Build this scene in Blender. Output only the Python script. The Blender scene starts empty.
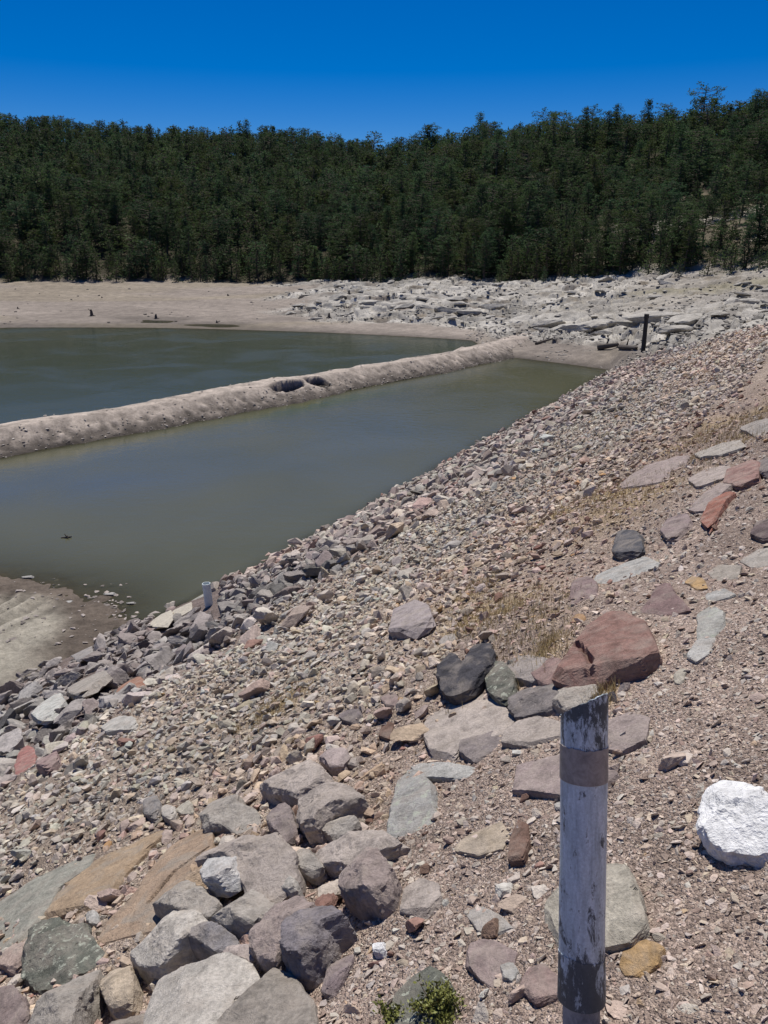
import bpy, bmesh, math, random
import numpy as np
from mathutils import Vector, Matrix
random.seed(7); rng = np.random.default_rng(7)
S = bpy.context.scene
col = S.collection
PI = math.pi

# ------------------------------------------------------------------ camera
F = 800.0; HY = 250.0; H = 7.5; HC = 1.6; UW = 11.245
P = math.atan((512-HY)/F); CP, SP = math.cos(P), math.sin(P)
YA = math.atan2(827-384, math.hypot(F, 512-HY))
D2 = np.array([math.sin(YA), math.cos(YA)]); N2 = np.array([-D2[1], D2[0]])
SL = (H-HC)/UW
def ray(x, y):
    a = x-384.0; b = 512.0-y
    return np.array([a, F*CP+b*SP, b*CP-F*SP])
def hitz(x, y, z=0.0):
    r = ray(x, y); k = (z-H)/r[2]
    return np.array([r[0]*k, r[1]*k, z])
def tu(X, Y): return X*D2[0]+Y*D2[1], X*N2[0]+Y*N2[1]
def xy(t, u): return t*D2[0]+u*N2[0], t*D2[1]+u*N2[1]
def damhit(x, y, off=0.0):
    r = ray(x, y); u = r[0]*N2[0]+r[1]*N2[1]
    k = (SL*UW+off-H)/(r[2]+SL*u)
    return np.array([r[0]*k, r[1]*k, H+k*r[2]])
def project(X, Y, Z):
    dz = Z-H
    dep = Y*CP-dz*SP; up = Y*SP+dz*CP
    dep = np.where(np.abs(dep) < 1e-4, 1e-4, dep)
    return 384+F*X/dep, 512-F*up/dep, dep
cam = bpy.data.cameras.new('camera'); camo = bpy.data.objects.new('camera', cam); col.objects.link(camo)
camo.location = (0, 0, H); camo.rotation_euler = (PI/2-P, 0, 0)
cam.sensor_fit = 'VERTICAL'; cam.sensor_height = 24; cam.lens = F/1024*24
cam.clip_start = 0.05; cam.clip_end = 5000
S.camera = camo

# ------------------------------------------------------------------ light
SUN_EL, SUN_AZ = math.radians(66), math.radians(-6)
w = bpy.data.worlds.new('World'); S.world = w; w.use_nodes = True
nt = w.node_tree; nt.nodes.clear()
sky = nt.nodes.new('ShaderNodeTexSky'); sky.sky_type = 'NISHITA'; sky.sun_disc = False
sky.sun_elevation = SUN_EL; sky.sun_rotation = SUN_AZ; sky.altitude = 2600; sky.air_density = 1.0; sky.dust_density = 0.05; sky.ozone_density = 3.0
hs = nt.nodes.new('ShaderNodeHueSaturation'); hs.inputs['Saturation'].default_value = 1.53; hs.inputs['Hue'].default_value = .513; hs.inputs['Value'].default_value = 1.12
bg = nt.nodes.new('ShaderNodeBackground'); bg.inputs['Strength'].default_value = 0.075
wo = nt.nodes.new('ShaderNodeOutputWorld')
nt.links.new(sky.outputs[0], hs.inputs['Color']); nt.links.new(hs.outputs[0], bg.inputs[0]); nt.links.new(bg.outputs[0], wo.inputs[0])
sl = bpy.data.lights.new('sun', 'SUN'); sl.energy = 4.9; sl.angle = math.radians(0.55); sl.color = (1, .945, .87)
so = bpy.data.objects.new('sun', sl); col.objects.link(so)
sd = Vector((math.sin(SUN_AZ)*math.cos(SUN_EL), math.cos(SUN_AZ)*math.cos(SUN_EL), math.sin(SUN_EL)))
so.rotation_euler = sd.to_track_quat('Z', 'Y').to_euler(); so.location = (0, 0, 60)
S.view_settings.view_transform = 'Standard'; S.view_settings.look = 'None'; S.view_settings.exposure = 0.0; S.view_settings.gamma = 1

# ------------------------------------------------------------------ noise
def _h(ix, iy, iz, seed):
    n = (ix*374761393 + iy*668265263 + iz*2147483647 + seed*1274126177) & 0xFFFFFFFF
    n = ((n ^ (n >> 13))*1274126177) & 0xFFFFFFFF
    n = ((n ^ (n >> 16))*2246822519) & 0xFFFFFFFF
    return ((n ^ (n >> 15)) & 0xFFFFFF)/float(0xFFFFFF)*2-1
def vnoise(p, seed=0):
    i = np.floor(p).astype(np.int64); f = p-i; f = f*f*f*(f*(f*6-15)+10)
    x, y, z = i[:, 0], i[:, 1], i[:, 2]; fx, fy, fz = f[:, 0], f[:, 1], f[:, 2]
    def L(a, b, t): return a+(b-a)*t
    c = [_h(x+a, y+b, z+c_, seed) for c_ in (0, 1) for b in (0, 1) for a in (0, 1)]
    return L(L(L(c[0], c[1], fx), L(c[2], c[3], fx), fy), L(L(c[4], c[5], fx), L(c[6], c[7], fx), fy), fz)
def fbm(p, o=4, seed=0, gain=.5):
    s = np.zeros(len(p)); a = 1.0; q = p.copy()
    for k in range(o):
        s += a*vnoise(q, seed+k*17); q = q*2.03+3.1; a *= gain
    return s
def P3(X, Y, sc, z=0.0):
    X = np.asarray(X, float).ravel(); Y = np.asarray(Y, float).ravel()
    return np.stack([X*sc, Y*sc, np.full(X.shape, z)], 1)
def sm(a, b, x):
    t = np.clip((x-a)/(b-a), 0, 1); return t*t*(3-2*t)

# ------------------------------------------------------------------ mesh helpers
def mesh_np(name, V, Fc, mats, attr=None, smooth=False, midx=None, extra=None):
    """V (n,3); Fc (m,k) same-size faces"""
    me = bpy.data.meshes.new(name)
    V = np.ascontiguousarray(V, np.float32); Fc = np.ascontiguousarray(Fc, np.int32); k = Fc.shape[1]
    me.vertices.add(len(V)); me.vertices.foreach_set('co', V.ravel())
    me.loops.add(Fc.size); me.loops.foreach_set('vertex_index', Fc.ravel())
    me.polygons.add(len(Fc)); me.polygons.foreach_set('loop_start', np.arange(0, Fc.size, k, dtype=np.int32))
    me.polygons.foreach_set('loop_total', np.full(len(Fc), k, np.int32))
    me.polygons.foreach_set('use_smooth', np.full(len(Fc), smooth))
    if midx is not None: me.polygons.foreach_set('material_index', np.ascontiguousarray(midx, np.int32))
    for m in mats: me.materials.append(m)
    me.update(calc_edges=True)
    if attr is not None:
        a = me.attributes.new('tint', 'FLOAT_COLOR', 'POINT')
        c = np.ones((len(V), 4), np.float32); c[:, :3] = attr; a.data.foreach_set('color', c.ravel())
    if extra is not None:
        for nm, val in extra.items():
            a = me.attributes.new(nm, 'FLOAT', 'POINT'); a.data.foreach_set('value', np.ascontiguousarray(val, np.float32))
    return me
def link(name, me, parent=None, loc=None):
    o = bpy.data.objects.new(name, me); col.objects.link(o)
    if parent: o.parent = parent
    if loc is not None: o.location = loc
    return o
def tag(o, label, cat, group=None, kind=None):
    if label: o['label'] = label
    if cat: o['category'] = cat
    if group: o['group'] = group
    if kind: o['kind'] = kind
    return o
def grid_faces(nr, nc, wrap=False):
    a = np.arange(nr*nc).reshape(nr, nc)
    return np.stack([a[:-1, :-1], a[:-1, 1:], a[1:, 1:], a[1:, :-1]], -1).reshape(-1, 4)

# ------------------------------------------------------------------ materials
def newmat(name):
    m = bpy.data.materials.new(name); m.use_nodes = True; t = m.node_tree; t.nodes.clear()
    out = t.nodes.new('ShaderNodeOutputMaterial'); b = t.nodes.new('ShaderNodeBsdfPrincipled'); t.links.new(b.outputs[0], out.inputs[0])
    return m, t, b, out
def N(t, ty, **kw):
    n = t.nodes.new(ty)
    for k, v in kw.items():
        if k.startswith('i_'):
            n.inputs[int(k[2:]) if k[2:].isdigit() else k[2:].replace('_', ' ')].default_value = v
        else: setattr(n, k, v)
    return n
def noise(t, vec, scale, detail=4, rough=.55, dist=0):
    n = N(t, 'ShaderNodeTexNoise'); n.inputs['Scale'].default_value = scale; n.inputs['Detail'].default_value = detail
    n.inputs['Roughness'].default_value = rough; n.inputs['Distortion'].default_value = dist
    t.links.new(vec, n.inputs['Vector']); return n
def ramp(t, fac, stops):
    r = N(t, 'ShaderNodeValToRGB'); e = r.color_ramp.elements
    while len(e) < len(stops): e.new(.5)
    for k, (p, c) in enumerate(stops):
        e[k].position = p; e[k].color = (c, c, c, 1) if isinstance(c, (int, float)) else (*c, 1)
    t.links.new(fac, r.inputs[0]); return r
def mul(t, a, b, fac=1.0, mode='MULTIPLY'):
    m = N(t, 'ShaderNodeMix', data_type='RGBA', blend_type=mode)
    m.inputs[0].default_value = fac
    for s, i in ((a, 6), (b, 7)):
        if isinstance(s, tuple): m.inputs[i].default_value = (*s, 1)
        else: t.links.new(s, m.inputs[i])
    return m
def rock_mat(name, src, fine=38.0, contrast=.5, bump=.5, lichen=0.0, stain=False):
    m, t, b, out = newmat(name)
    pos = N(t, 'ShaderNodeNewGeometry').outputs['Position']
    if src == 'attr': c = N(t, 'ShaderNodeAttribute', attribute_name='tint').outputs['Color']
    elif src == 'obj': c = N(t, 'ShaderNodeObjectInfo').outputs['Color']
    else:
        r_ = N(t, 'ShaderNodeRGB'); r_.outputs[0].default_value = (*src, 1); c = r_.outputs[0]
    n1 = noise(t, pos, fine*.16, 6, .62, .4); n2 = noise(t, pos, fine, 5, .7)
    n3 = noise(t, pos, fine*4, 3, .6)
    r1 = ramp(t, n1.outputs[0], [(.28, 1-contrast*.75), (.5, .98), (.72, 1+contrast*.45)])
    r2 = ramp(t, n2.outputs[0], [(.3, 1-contrast*.6), (.55, 1.0), (.75, 1+contrast*.4)])
    c = mul(t, c, r1.outputs[0]).outputs[2]; c = mul(t, c, r2.outputs[0]).outputs[2]
    nd = noise(t, pos, fine*.09, 4, .6, .8); rd_ = ramp(t, nd.outputs[0], [(.45, 0.0), (.68, .45)])
    mxd = N(t, 'ShaderNodeMix', data_type='RGBA'); t.links.new(rd_.outputs[0], mxd.inputs[0]); t.links.new(c, mxd.inputs[6]); mxd.inputs[7].default_value = (.40, .345, .29, 1); c = mxd.outputs[2] if src == 'obj' and fine > 50 else c
    if stain:
        n5 = noise(t, pos, 5.5, 5, .6, 1.2); r5_ = ramp(t, n5.outputs[0], [(.50, 0.0), (.66, .6)])
        mx = N(t, 'ShaderNodeMix', data_type='RGBA'); t.links.new(r5_.outputs[0], mx.inputs[0]); t.links.new(c, mx.inputs[6]); mx.inputs[7].default_value = (.31, .285, .245, 1); c = mx.outputs[2]
    if lichen > 0:
        n4 = noise(t, pos, fine*.45, 5, .7, .6); r4 = ramp(t, n4.outputs[0], [(.56, 0.0), (.62, lichen)])
        mx = N(t, 'ShaderNodeMix', data_type='RGBA'); t.links.new(r4.outputs[0], mx.inputs[0]); t.links.new(c, mx.inputs[6]); mx.inputs[7].default_value = (.42, .44, .36, 1); c = mx.outputs[2]
    t.links.new(c, b.inputs['Base Color']); b.inputs['Roughness'].default_value = .93; b.inputs['Specular IOR Level'].default_value = .25
    s = N(t, 'ShaderNodeMath', operation='MULTIPLY_ADD'); t.links.new(n1.outputs[0], s.inputs[0]); s.inputs[1].default_value = 2.2; t.links.new(n2.outputs[0], s.inputs[2])
    s2 = N(t, 'ShaderNodeMath', operation='MULTIPLY_ADD'); t.links.new(n3.outputs[0], s2.inputs[0]); s2.inputs[1].default_value = .35; t.links.new(s.outputs[0], s2.inputs[2])
    vc = N(t, 'ShaderNodeTexVoronoi', feature='DISTANCE_TO_EDGE'); vc.inputs['Scale'].default_value = fine*.10
    dv = N(t, 'ShaderNodeVectorMath', operation='ADD'); nv = noise(t, pos, fine*.4, 4, .6); sc_v = N(t, 'ShaderNodeVectorMath', operation='SCALE'); sc_v.inputs['Scale'].default_value = 3.0/fine
    t.links.new(nv.outputs['Color'], sc_v.inputs[0]); t.links.new(pos, dv.inputs[0]); t.links.new(sc_v.outputs[0], dv.inputs[1]); t.links.new(dv.outputs[0], vc.inputs['Vector'])
    rc = ramp(t, vc.outputs['Distance'], [(0, 0.0), (.035, 1.0)]); s3 = N(t, 'ShaderNodeMath', operation='MULTIPLY_ADD'); t.links.new(rc.outputs[0], s3.inputs[0]); s3.inputs[1].default_value = .22; t.links.new(s2.outputs[0], s3.inputs[2]); s2 = s3
    bp = N(t, 'ShaderNodeBump'); bp.inputs['Strength'].default_value = bump; bp.inputs['Distance'].default_value = .7/fine
    t.links.new(s2.outputs[0], bp.inputs['Height']); t.links.new(bp.outputs[0], b.inputs['Normal'])
    return m
M_obj = rock_mat('riprap_rock', 'obj', 38, .5, .6)
M_big = rock_mat('boulder_rock', 'obj', 75, .6, .8)
M_lich = rock_mat('lichen_rock', 'obj', 55, .6, .75, lichen=.85)
M_orng = rock_mat('stained_rock', 'obj', 40, .45, .8, stain=True)
M_attr = rock_mat('scattered_rock', 'attr', 38, .45, .5)
M_far = rock_mat('ledge_rock', 'obj', 9.0, .5, .45)
M_farA = rock_mat('ledge_rubble', 'attr', 9.0, .4, .4)

# gravelly soil of the dam
def soil_mat():
    m, t, b, out = newmat('dam_gravel')
    pos = N(t, 'ShaderNodeNewGeometry').outputs['Position']
    c = N(t, 'ShaderNodeAttribute', attribute_name='tint').outputs['Color']
    vor = N(t, 'ShaderNodeTexVoronoi'); vor.inputs['Scale'].default_value = 75; t.links.new(pos, vor.inputs['Vector'])
    vor2 = N(t, 'ShaderNodeTexVoronoi'); vor2.inputs['Scale'].default_value = 170; t.links.new(pos, vor2.inputs['Vector'])
    sx = N(t, 'ShaderNodeSeparateColor'); t.links.new(vor.outputs['Color'], sx.inputs[0])
    r = ramp(t, sx.outputs[0], [(0, (.62, .56, .54)), (.45, (.95, .88, .84)), (.8, (1.1, 1.02, .97)), (1, (1.6, 1.55, 1.5))])
    sy = N(t, 'ShaderNodeSeparateColor'); t.links.new(vor2.outputs['Color'], sy.inputs[0])
    r2 = ramp(t, sy.outputs[1], [(0, .65), (1, 1.3)])
    n1 = noise(t, pos, 2.2, 6, .65); r1 = ramp(t, n1.outputs[0], [(.3, .78), (.7, 1.2)])
    c = mul(t, c, r.outputs[0]).outputs[2]; c = mul(t, c, r2.outputs[0]).outputs[2]; c = mul(t, c, r1.outputs[0]).outputs[2]
    t.links.new(c, b.inputs['Base Color']); b.inputs['Roughness'].default_value = .97; b.inputs['Specular IOR Level'].default_value = .15
    a = N(t, 'ShaderNodeMath', operation='MULTIPLY_ADD'); t.links.new(vor.outputs['Distance'], a.inputs[0]); a.inputs[1].default_value = 1.6
    t.links.new(vor2.outputs['Distance'], a.inputs[2])
    bp = N(t, 'ShaderNodeBump', invert=True); bp.inputs['Strength'].default_value = .9; bp.inputs['Distance'].default_value = .012
    t.links.new(a.outputs[0], bp.inputs['Height']); t.links.new(bp.outputs[0], b.inputs['Normal'])
    return m
M_soil = soil_mat()
def ground_mat(name='lake_shore_ground', f1=1.1, f2=7.0):
    m, t, b, out = newmat(name)
    pos = N(t, 'ShaderNodeNewGeometry').outputs['Position']
    c = N(t, 'ShaderNodeAttribute', attribute_name='tint').outputs['Color']
    n1 = noise(t, pos, f1, 6, .65); r1 = ramp(t, n1.outputs[0], [(.3, .70), (.7, 1.22)])
    n2 = noise(t, pos, f2, 6, .7); r2 = ramp(t, n2.outputs[0], [(.3, .68), (.52, 1.0), (.72, 1.25)])
    n3 = noise(t, pos, f2*5, 3, .6); r3 = ramp(t, n3.outputs[0], [(.3, .8), (.7, 1.15)])
    c = mul(t, c, r1.outputs[0]).outputs[2]; c = mul(t, c, r2.outputs[0]).outputs[2]; c = mul(t, c, r3.outputs[0]).outputs[2]
    t.links.new(c, b.inputs['Base Color']); b.inputs['Roughness'].default_value = .95; b.inputs['Specular IOR Level'].default_value = .15
    bp = N(t, 'ShaderNodeBump'); bp.inputs['Strength'].default_value = .6; bp.inputs['Distance'].default_value = .25/f2*2
    t.links.new(n2.outputs[0], bp.inputs['Height']); t.links.new(bp.outputs[0], b.inputs['Normal'])
    return m
M_ground = ground_mat(); M_dike = ground_mat('dike_earth', 1.3, 9.0)

# ------------------------------------------------------------------ far terrain
def yz(X, y, R):
    r = ray(X, y); return H + R*r[2]/math.hypot(r[0], r[1])
COLS = [  # photo column: six knots (distance, row)
 (-350, [(96, 326), (108, 316), (122, 305), (138, 294), (152, 282), (285, 140)]),
 (0,   [(91.4, 328), (104, 317), (118, 306), (134, 294), (150, 282), (280, 138)]),
 (150, [(86, 329), (100, 316), (112, 305), (128, 293), (145, 281.5), (272, 150)]),
 (270, [(80.5, 331), (92, 318), (104, 307), (118, 295), (136, 281.5), (262, 149)]),
 (340, [(77.5, 333), (85, 322), (95, 306), (106, 294), (128, 281), (255, 162)]),
 (385, [(75.5, 335), (83.5, 322), (92.5, 306), (103, 293.5), (123, 280), (248, 176)]),
 (420, [(74, 337), (82, 322), (90, 306), (100, 293), (118, 279), (242, 164)]),
 (475, [(71.5, 341), (77, 328), (86, 311), (97, 296), (114, 278), (234, 158)]),
 (500, [(61, 357), (68, 335), (80, 319), (94, 299), (112, 278), (230, 159)]),
 (560, [(58, 361), (66, 340), (76, 322), (90, 300), (108, 276), (220, 150)]),
 (620, [(55, 366), (62, 345), (72, 325), (86, 299), (104, 274), (210, 152)]),
 (700, [(43, 342), (53, 328), (66, 312), (82, 293), (99, 271), (200, 141)]),
 (768, [(34, 326), (45, 315), (62, 303), (80, 289), (96, 264), (195, 129)]),
 (950, [(28, 318), (42, 308), (58, 298), (76, 284), (92, 255), (190, 108)])]
CA = np.array([math.atan2(c[0]-384, math.hypot(F, 512-HY)) for c in COLS])
CR = np.array([[k[0] for k in c[1]] for c in COLS])
CZ = np.array([[max(0, yz(c[0], k[1], k[0])) if j else (0 if c[0] < 660 else yz(c[0], k[1], k[0])) for j, k in enumerate(c[1])] for c in COLS])
SPIT = np.array([hitz(*q)[:2] for q in [(-420, 560), (-150, 566), (0, 577), (50, 585), (108, 600), (126, 624), (80, 720), (-420, 820)]])
def polydist(px, py, poly):
    """signed distance, positive inside"""
    d = np.full(px.shape, 1e9); ins = np.zeros(px.shape, bool); n = len(poly)
    for i in range(n):
        ax, ay = poly[i]; bx, by = poly[(i+1) % n]; ex, ey = bx-ax, by-ay
        tt = np.clip(((px-ax)*ex+(py-ay)*ey)/(ex*ex+ey*ey+1e-12), 0, 1)
        d = np.minimum(d, np.hypot(px-ax-tt*ex, py-ay-tt*ey))
        c = (ay > py) != (by > py)
        with np.errstate(divide='ignore', invalid='ignore'):
            xi = (bx-ax)*(py-ay)/(by-ay)+ax
        ins ^= c & (px < xi)
    return np.where(ins, d, -d)
def knots(A):
    A = np.clip(A, CA[0], CA[-1])
    return np.stack([np.interp(A, CA, CR[:, j]) for j in range(6)], -1), np.stack([np.interp(A, CA, CZ[:, j]) for j in range(6)], -1)
def ledge_mask(A, R):
    kr, kz = knots(A)
    a = sm(-.135, -.08, A + .03*np.sin(R*.4)); q = .7-.9*sm(.27, .34, A)
    return a*sm(0, 1, (R-(kr[..., 0]+(kr[..., 1]-kr[..., 0])*q))/4)*(1-sm(0, 1, (R-kr[..., 4]+1)/8))*(1-.45*sm(.24, .32, A)*sm(.2, .5, (R-kr[..., 1])/(kr[..., 4]-kr[..., 1])))
def ground_z(X, Y, detail=True):
    shp = np.shape(X); X = np.asarray(X, float).ravel(); Y = np.asarray(Y, float).ravel()
    R = np.hypot(X, Y); A = np.arctan2(X, Y)
    kr, kz = knots(A)
    z = np.where(R < kr[:, 0], kz[:, 0]-(kr[:, 0]-R)*.09, 0)
    for j in range(5):
        f = np.clip((R-kr[:, j])/(kr[:, j+1]-kr[:, j]), 0, 1)
        seg = kz[:, j]+(kz[:, j+1]-kz[:, j])*(f if j < 4 else (f*(1.25-.25*f)))
        z = np.where((R >= kr[:, j]) & (R < kr[:, j+1]), seg, z)
    over = R-kr[:, 5]; z = np.where(over >= 0, kz[:, 5]-np.minimum(over*.10, 30)-0.02*np.maximum(over, 0), z)
    z = np.maximum(z, -1.6)
    hill = sm(0, 30, R-kr[:, 4])
    z += hill*(fbm(P3(X, Y, .035), 4, 3)*2.2) * (1-.6*sm(-20, 10, R-kr[:, 5]))
    beach = sm(0, 6, R-kr[:, 0])
    z += beach*fbm(P3(X, Y, .12), 3, 9)*.14
    lm = ledge_mask(A, R)
    if detail:
        w_ = 1.1*fbm(P3(X, Y, .09), 3, 23)+.035*X; bx = np.floor(X/2.6+.8*vnoise(P3(X, Y, .5), 24)+.3*Y).astype(np.int64); by = np.floor(Y/1.9+.8*vnoise(P3(X, Y, .5), 25)).astype(np.int64)
        w_ = w_+.30*_h(bx, by, bx*0, 26); zz = (z+w_)/.8; lay_ = (np.floor(zz)+sm(.76, 1, zz % 1))*.8-w_; z = z+lm*.9*(lay_-z)+lm*.12
        q = P3(X*.55+.35*Y, Y*1.25-.2*X, .26); st = fbm(q, 4, 21)
        # stepped ledges: terraces with steep faces
        tz = st*1.1+.6*vnoise(P3(X, Y, .11), 5); ter = np.floor(tz*2.2)/2.2+sm(.78, 1, (tz*2.2) % 1)/2.2
        z += lm*(.22*(.3*tz+.9*ter)+.07*fbm(P3(X, Y, .9), 4, 31))
        # rougher crevices
        rd = 1-np.abs(vnoise(P3(X*1.0, Y*1.6, .42), 77)); z -= lm*np.clip(rd-.9, 0, 1)*3.0
    sp = polydist(X, Y, SPIT); near = R < 26
    zs = np.where(sp > 0, .30*(1-np.exp(-sp*.35)), sp*.10)
    zs = zs + sm(-.6, .3, sp)*(.02*fbm(P3(X, Y, 2.5), 4, 51)) + sm(-1.6, -.3, sp)*.018*fbm(P3(X, Y, 3.0), 3, 52)
    c0 = hitz(-75, 600)[:2]; rr = np.hypot(X-c0[0], Y-c0[1])
    tr = sm(.5, 1.2, sp)*(np.exp(-((rr-1.9)/.13)**2)+np.exp(-((rr-2.3)/.10)**2)+.9*np.exp(-((rr-2.75)/.12)**2))
    zs = zs-.085*tr+.05*sm(.5, 1.2, sp)*(np.exp(-((rr-2.1)/.07)**2)+np.exp(-((rr-2.52)/.07)**2))
    z = np.where(near, np.maximum(z, zs), z)
    return z.reshape(shp)

def build_ground():
    az = np.concatenate([np.linspace(-PI, -.62, 40)[:-1], np.linspace(-.62, -.49, 12)[:-1], np.linspace(-.49, .49, 820), np.linspace(.49, .62, 12)[1:], np.linspace(.62, PI, 40)[1:]])
    R = np.concatenate([[2.0, 6.0], np.linspace(10, 22, 250)[:-1], np.exp(np.linspace(math.log(22), math.log(58), 130))[:-1], np.linspace(58, 150, 380)[:-1], np.exp(np.linspace(math.log(150), math.log(1800), 110))])
    A, RR = np.meshgrid(az, R); X = np.sin(A)*RR; Y = np.cos(A)*RR
    Z = ground_z(X, Y); V = np.stack([X, Y, Z], -1).reshape(-1, 3)
    Af, Rf, Xf, Yf, Zf = A.ravel(), RR.ravel(), X.ravel(), Y.ravel(), Z.ravel()
    kr, kz = knots(Af)
    n1 = fbm(P3(Xf, Yf, .06), 4, 61); n2 = fbm(P3(Xf, Yf, .5), 4, 62)
    beach = np.array([.295, .25, .21])[None]*(1+.12*n1+.07*n2)[:, None]
    beach *= (1-.26*sm(.10, .16, Af))[:, None]*np.array([.98, 1.0, 1.01])
    yel = sm(.0, .7, fbm(P3(Xf*.5, Yf*1.5, .08), 3, 63))[:, None]*.5
    beach = beach*(1-yel)+np.array([.31, .265, .19])*yel
    # old shorelines: slightly wavy contour bands
    band = .5+.5*np.sin(Zf*9+n1*2); beach *= (1-.10*band-.08*(.5+.5*np.sin(Zf*31+n1*3+n2)))[:, None]
    led = np.array([.40, .378, .335])[None]*(1+.22*n2+.30*fbm(np.stack([Xf*.10+Yf*.07, Yf*.45-Xf*.2, Xf*0], 1), 5, 67))[:, None]
    lm = ledge_mask(Af, Rf)[:, None]*sm(-1.0, -.1, n2+.3)[:, None]
    c = beach*(1-lm)+led*lm
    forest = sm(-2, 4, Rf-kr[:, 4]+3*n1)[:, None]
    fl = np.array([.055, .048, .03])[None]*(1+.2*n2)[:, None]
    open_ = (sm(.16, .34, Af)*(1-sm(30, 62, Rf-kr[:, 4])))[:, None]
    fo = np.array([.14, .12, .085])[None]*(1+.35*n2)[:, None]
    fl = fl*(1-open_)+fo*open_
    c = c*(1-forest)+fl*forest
    # pale rock showing through the open slope
    pr = (sm(.05, .5, fbm(P3(Xf*.7, Yf*1.3, .16), 4, 66))*sm(.1, .25, Af)*(1-sm(22, 45, Rf-kr[:, 4])))[:, None]; c = c*(1-pr*.8)+np.array([.36, .335, .29])*pr*.8
    # olive dirt track cut across the right bank
    trk = np.exp(-((Rf-(kr[:, 3]+2.5))/2.0)**2)*sm(.27, .31, Af); c = c*(1-trk[:, None]*.8)+np.array([.27, .245, .17])*trk[:, None]*.8
    sp = polydist(Xf, Yf, SPIT)
    near = (Rf < 26)
    mud = np.array([.31, .285, .232])[None]*(1+.14*n2)[:, None]; wet = np.array([.135, .11, .088])[None]*(1+.2*n2)[:, None]
    k = sm(.5, 1.7, sp+.6*n2)[:, None]; cs = wet*(1-k)+mud*k
    c0_ = hitz(-75, 600)[:2]; r0_ = np.hypot(Xf-c0_[0], Yf-c0_[1]); arc = sum(np.exp(-((r0_-q)/.09)**2) for q in (1.5, 1.9, 2.3, 2.75, 3.2))*sm(.3, 1.0, sp); cs = cs*(1-.38*np.clip(arc, 0, 1)[:, None])
    c = np.where(near[:, None], cs, c)
    wetb = (1-sm(.0, .22, Zf))[:, None]*(~near)[:, None]*(Rf > 20)[:, None]; c = c*(1-.42*wetb)
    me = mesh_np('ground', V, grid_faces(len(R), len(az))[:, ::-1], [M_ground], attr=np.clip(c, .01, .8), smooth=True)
    tag(link('ground', me), 'pale dry lake shore, rocky ledges and hillside ground', None, kind='structure')
build_ground()

# ------------------------------------------------------------------ dam face
DE = [(-8, 12.5, 60), ]
def tend(u): return np.interp(u, [-6, 1.3, 5.07, 11.0, 13], [14, 29.3, 41, 57.5, 60])
def dam_z(t, u, fine=True):
    t = np.asarray(t, float); u = np.asarray(u, float); shp = t.shape; t = t.ravel(); u = u.ravel()
    z = SL*(UW-u)
    z = np.where(u > UW+1.4, SL*(-1.4)-(u-UW-1.4)*.25, z)
    z = z+.25*sm(7.5, 11.0, u)*(1-sm(9.5, 15.5, t))*(1-sm(12.0, 14, u))
    q = np.stack([t*.7, u*.7, t*0], 1); z = z+.07*fbm(q, 3, 101)
    q = np.stack([t*3., u*3., t*0], 1); z = z+.015*fbm(q, 3, 102)
    crest = u < -6.5; z = np.where(crest, SL*(UW+6.5)-np.maximum(-u-10.5, 0)*.5, z)
    ov = t-tend(np.clip(u, -6, 13)); z = np.where((ov > 0) & (u > -6.5), z-ov*.55, z)
    return z.reshape(shp)
def palette_zone(t, u):
    nz = fbm(np.stack([t*.35, u*.6, t*0], 1), 3, 111)
    a = sm(4.6, 6.4, u+nz*1.0+.0*t); c = 1-sm(1.4, 2.5, u+nz*.45+.30*np.maximum(t-8, 0))
    return a, c
GRASS = [(530, 632, .5), (470, 618, .35), (505, 612, .4), (640, 488, .8), (610, 495, .6), (560, 510, .6), (755, 424, 1.1), (735, 440, .8), (700, 440, .9), (545, 655, .2), (275, 705, .3), (600, 700, .1), (480, 585, .4)]
GRP = np.array([list(tu(*damhit(x, y)[:2]))+[r] for x, y, r in GRASS])
def grassf(t, u):
    g = np.zeros(t.shape)
    for gt, gu, gr in GRP: g = np.maximum(g, np.exp(-(((t-gt)/(gr*1.5))**2+((u-gu)/(gr*.6))**2)))
    return g
def soil_col(t, u):
    a, c = palette_zone(t, u)
    n = fbm(np.stack([t*1.3, u*1.3, t*0], 1), 4, 121)
    A = np.array([.25, .215, .20]); B = np.array([.42, .365, .305]); C = np.array([.41, .345, .298])
    k = A*a[:, None]+B*((1-a)*(1-c))[:, None]+C*((1-a)*c)[:, None]
    k = k*(1+.16*n)[:, None]
    g = (grassf(t, u)*sm(-.6, .3, n))[:, None]*.9
    return np.clip(k*(1-g)+np.array([.43, .345, .19])*g, .02, .8)
def build_dam():
    ts = np.concatenate([np.linspace(-60, -4, 40)[:-1], np.linspace(-4, 9, 330)[:-1], np.exp(np.linspace(math.log(9), math.log(75), 330))])
    us = np.concatenate([[-45, -30, -20, -10.5, -8, -6.5], np.linspace(-6, -2, 12)[:-1], np.linspace(-2, 14, 400), [17, 22, 30]])
    U, T = np.meshgrid(us, ts); Z = dam_z(T, U); X, Y = xy(T, U)
    V = np.stack([X, Y, Z], -1).reshape(-1, 3)
    me = mesh_np('dam_slope', V, grid_faces(len(ts), len(us)), [M_soil], attr=soil_col(T.ravel(), U.ravel()), smooth=True)
    tag(link('dam_slope', me), 'gravelly soil face of the rock-covered dam slope', None, kind='structure')
build_dam()

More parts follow.
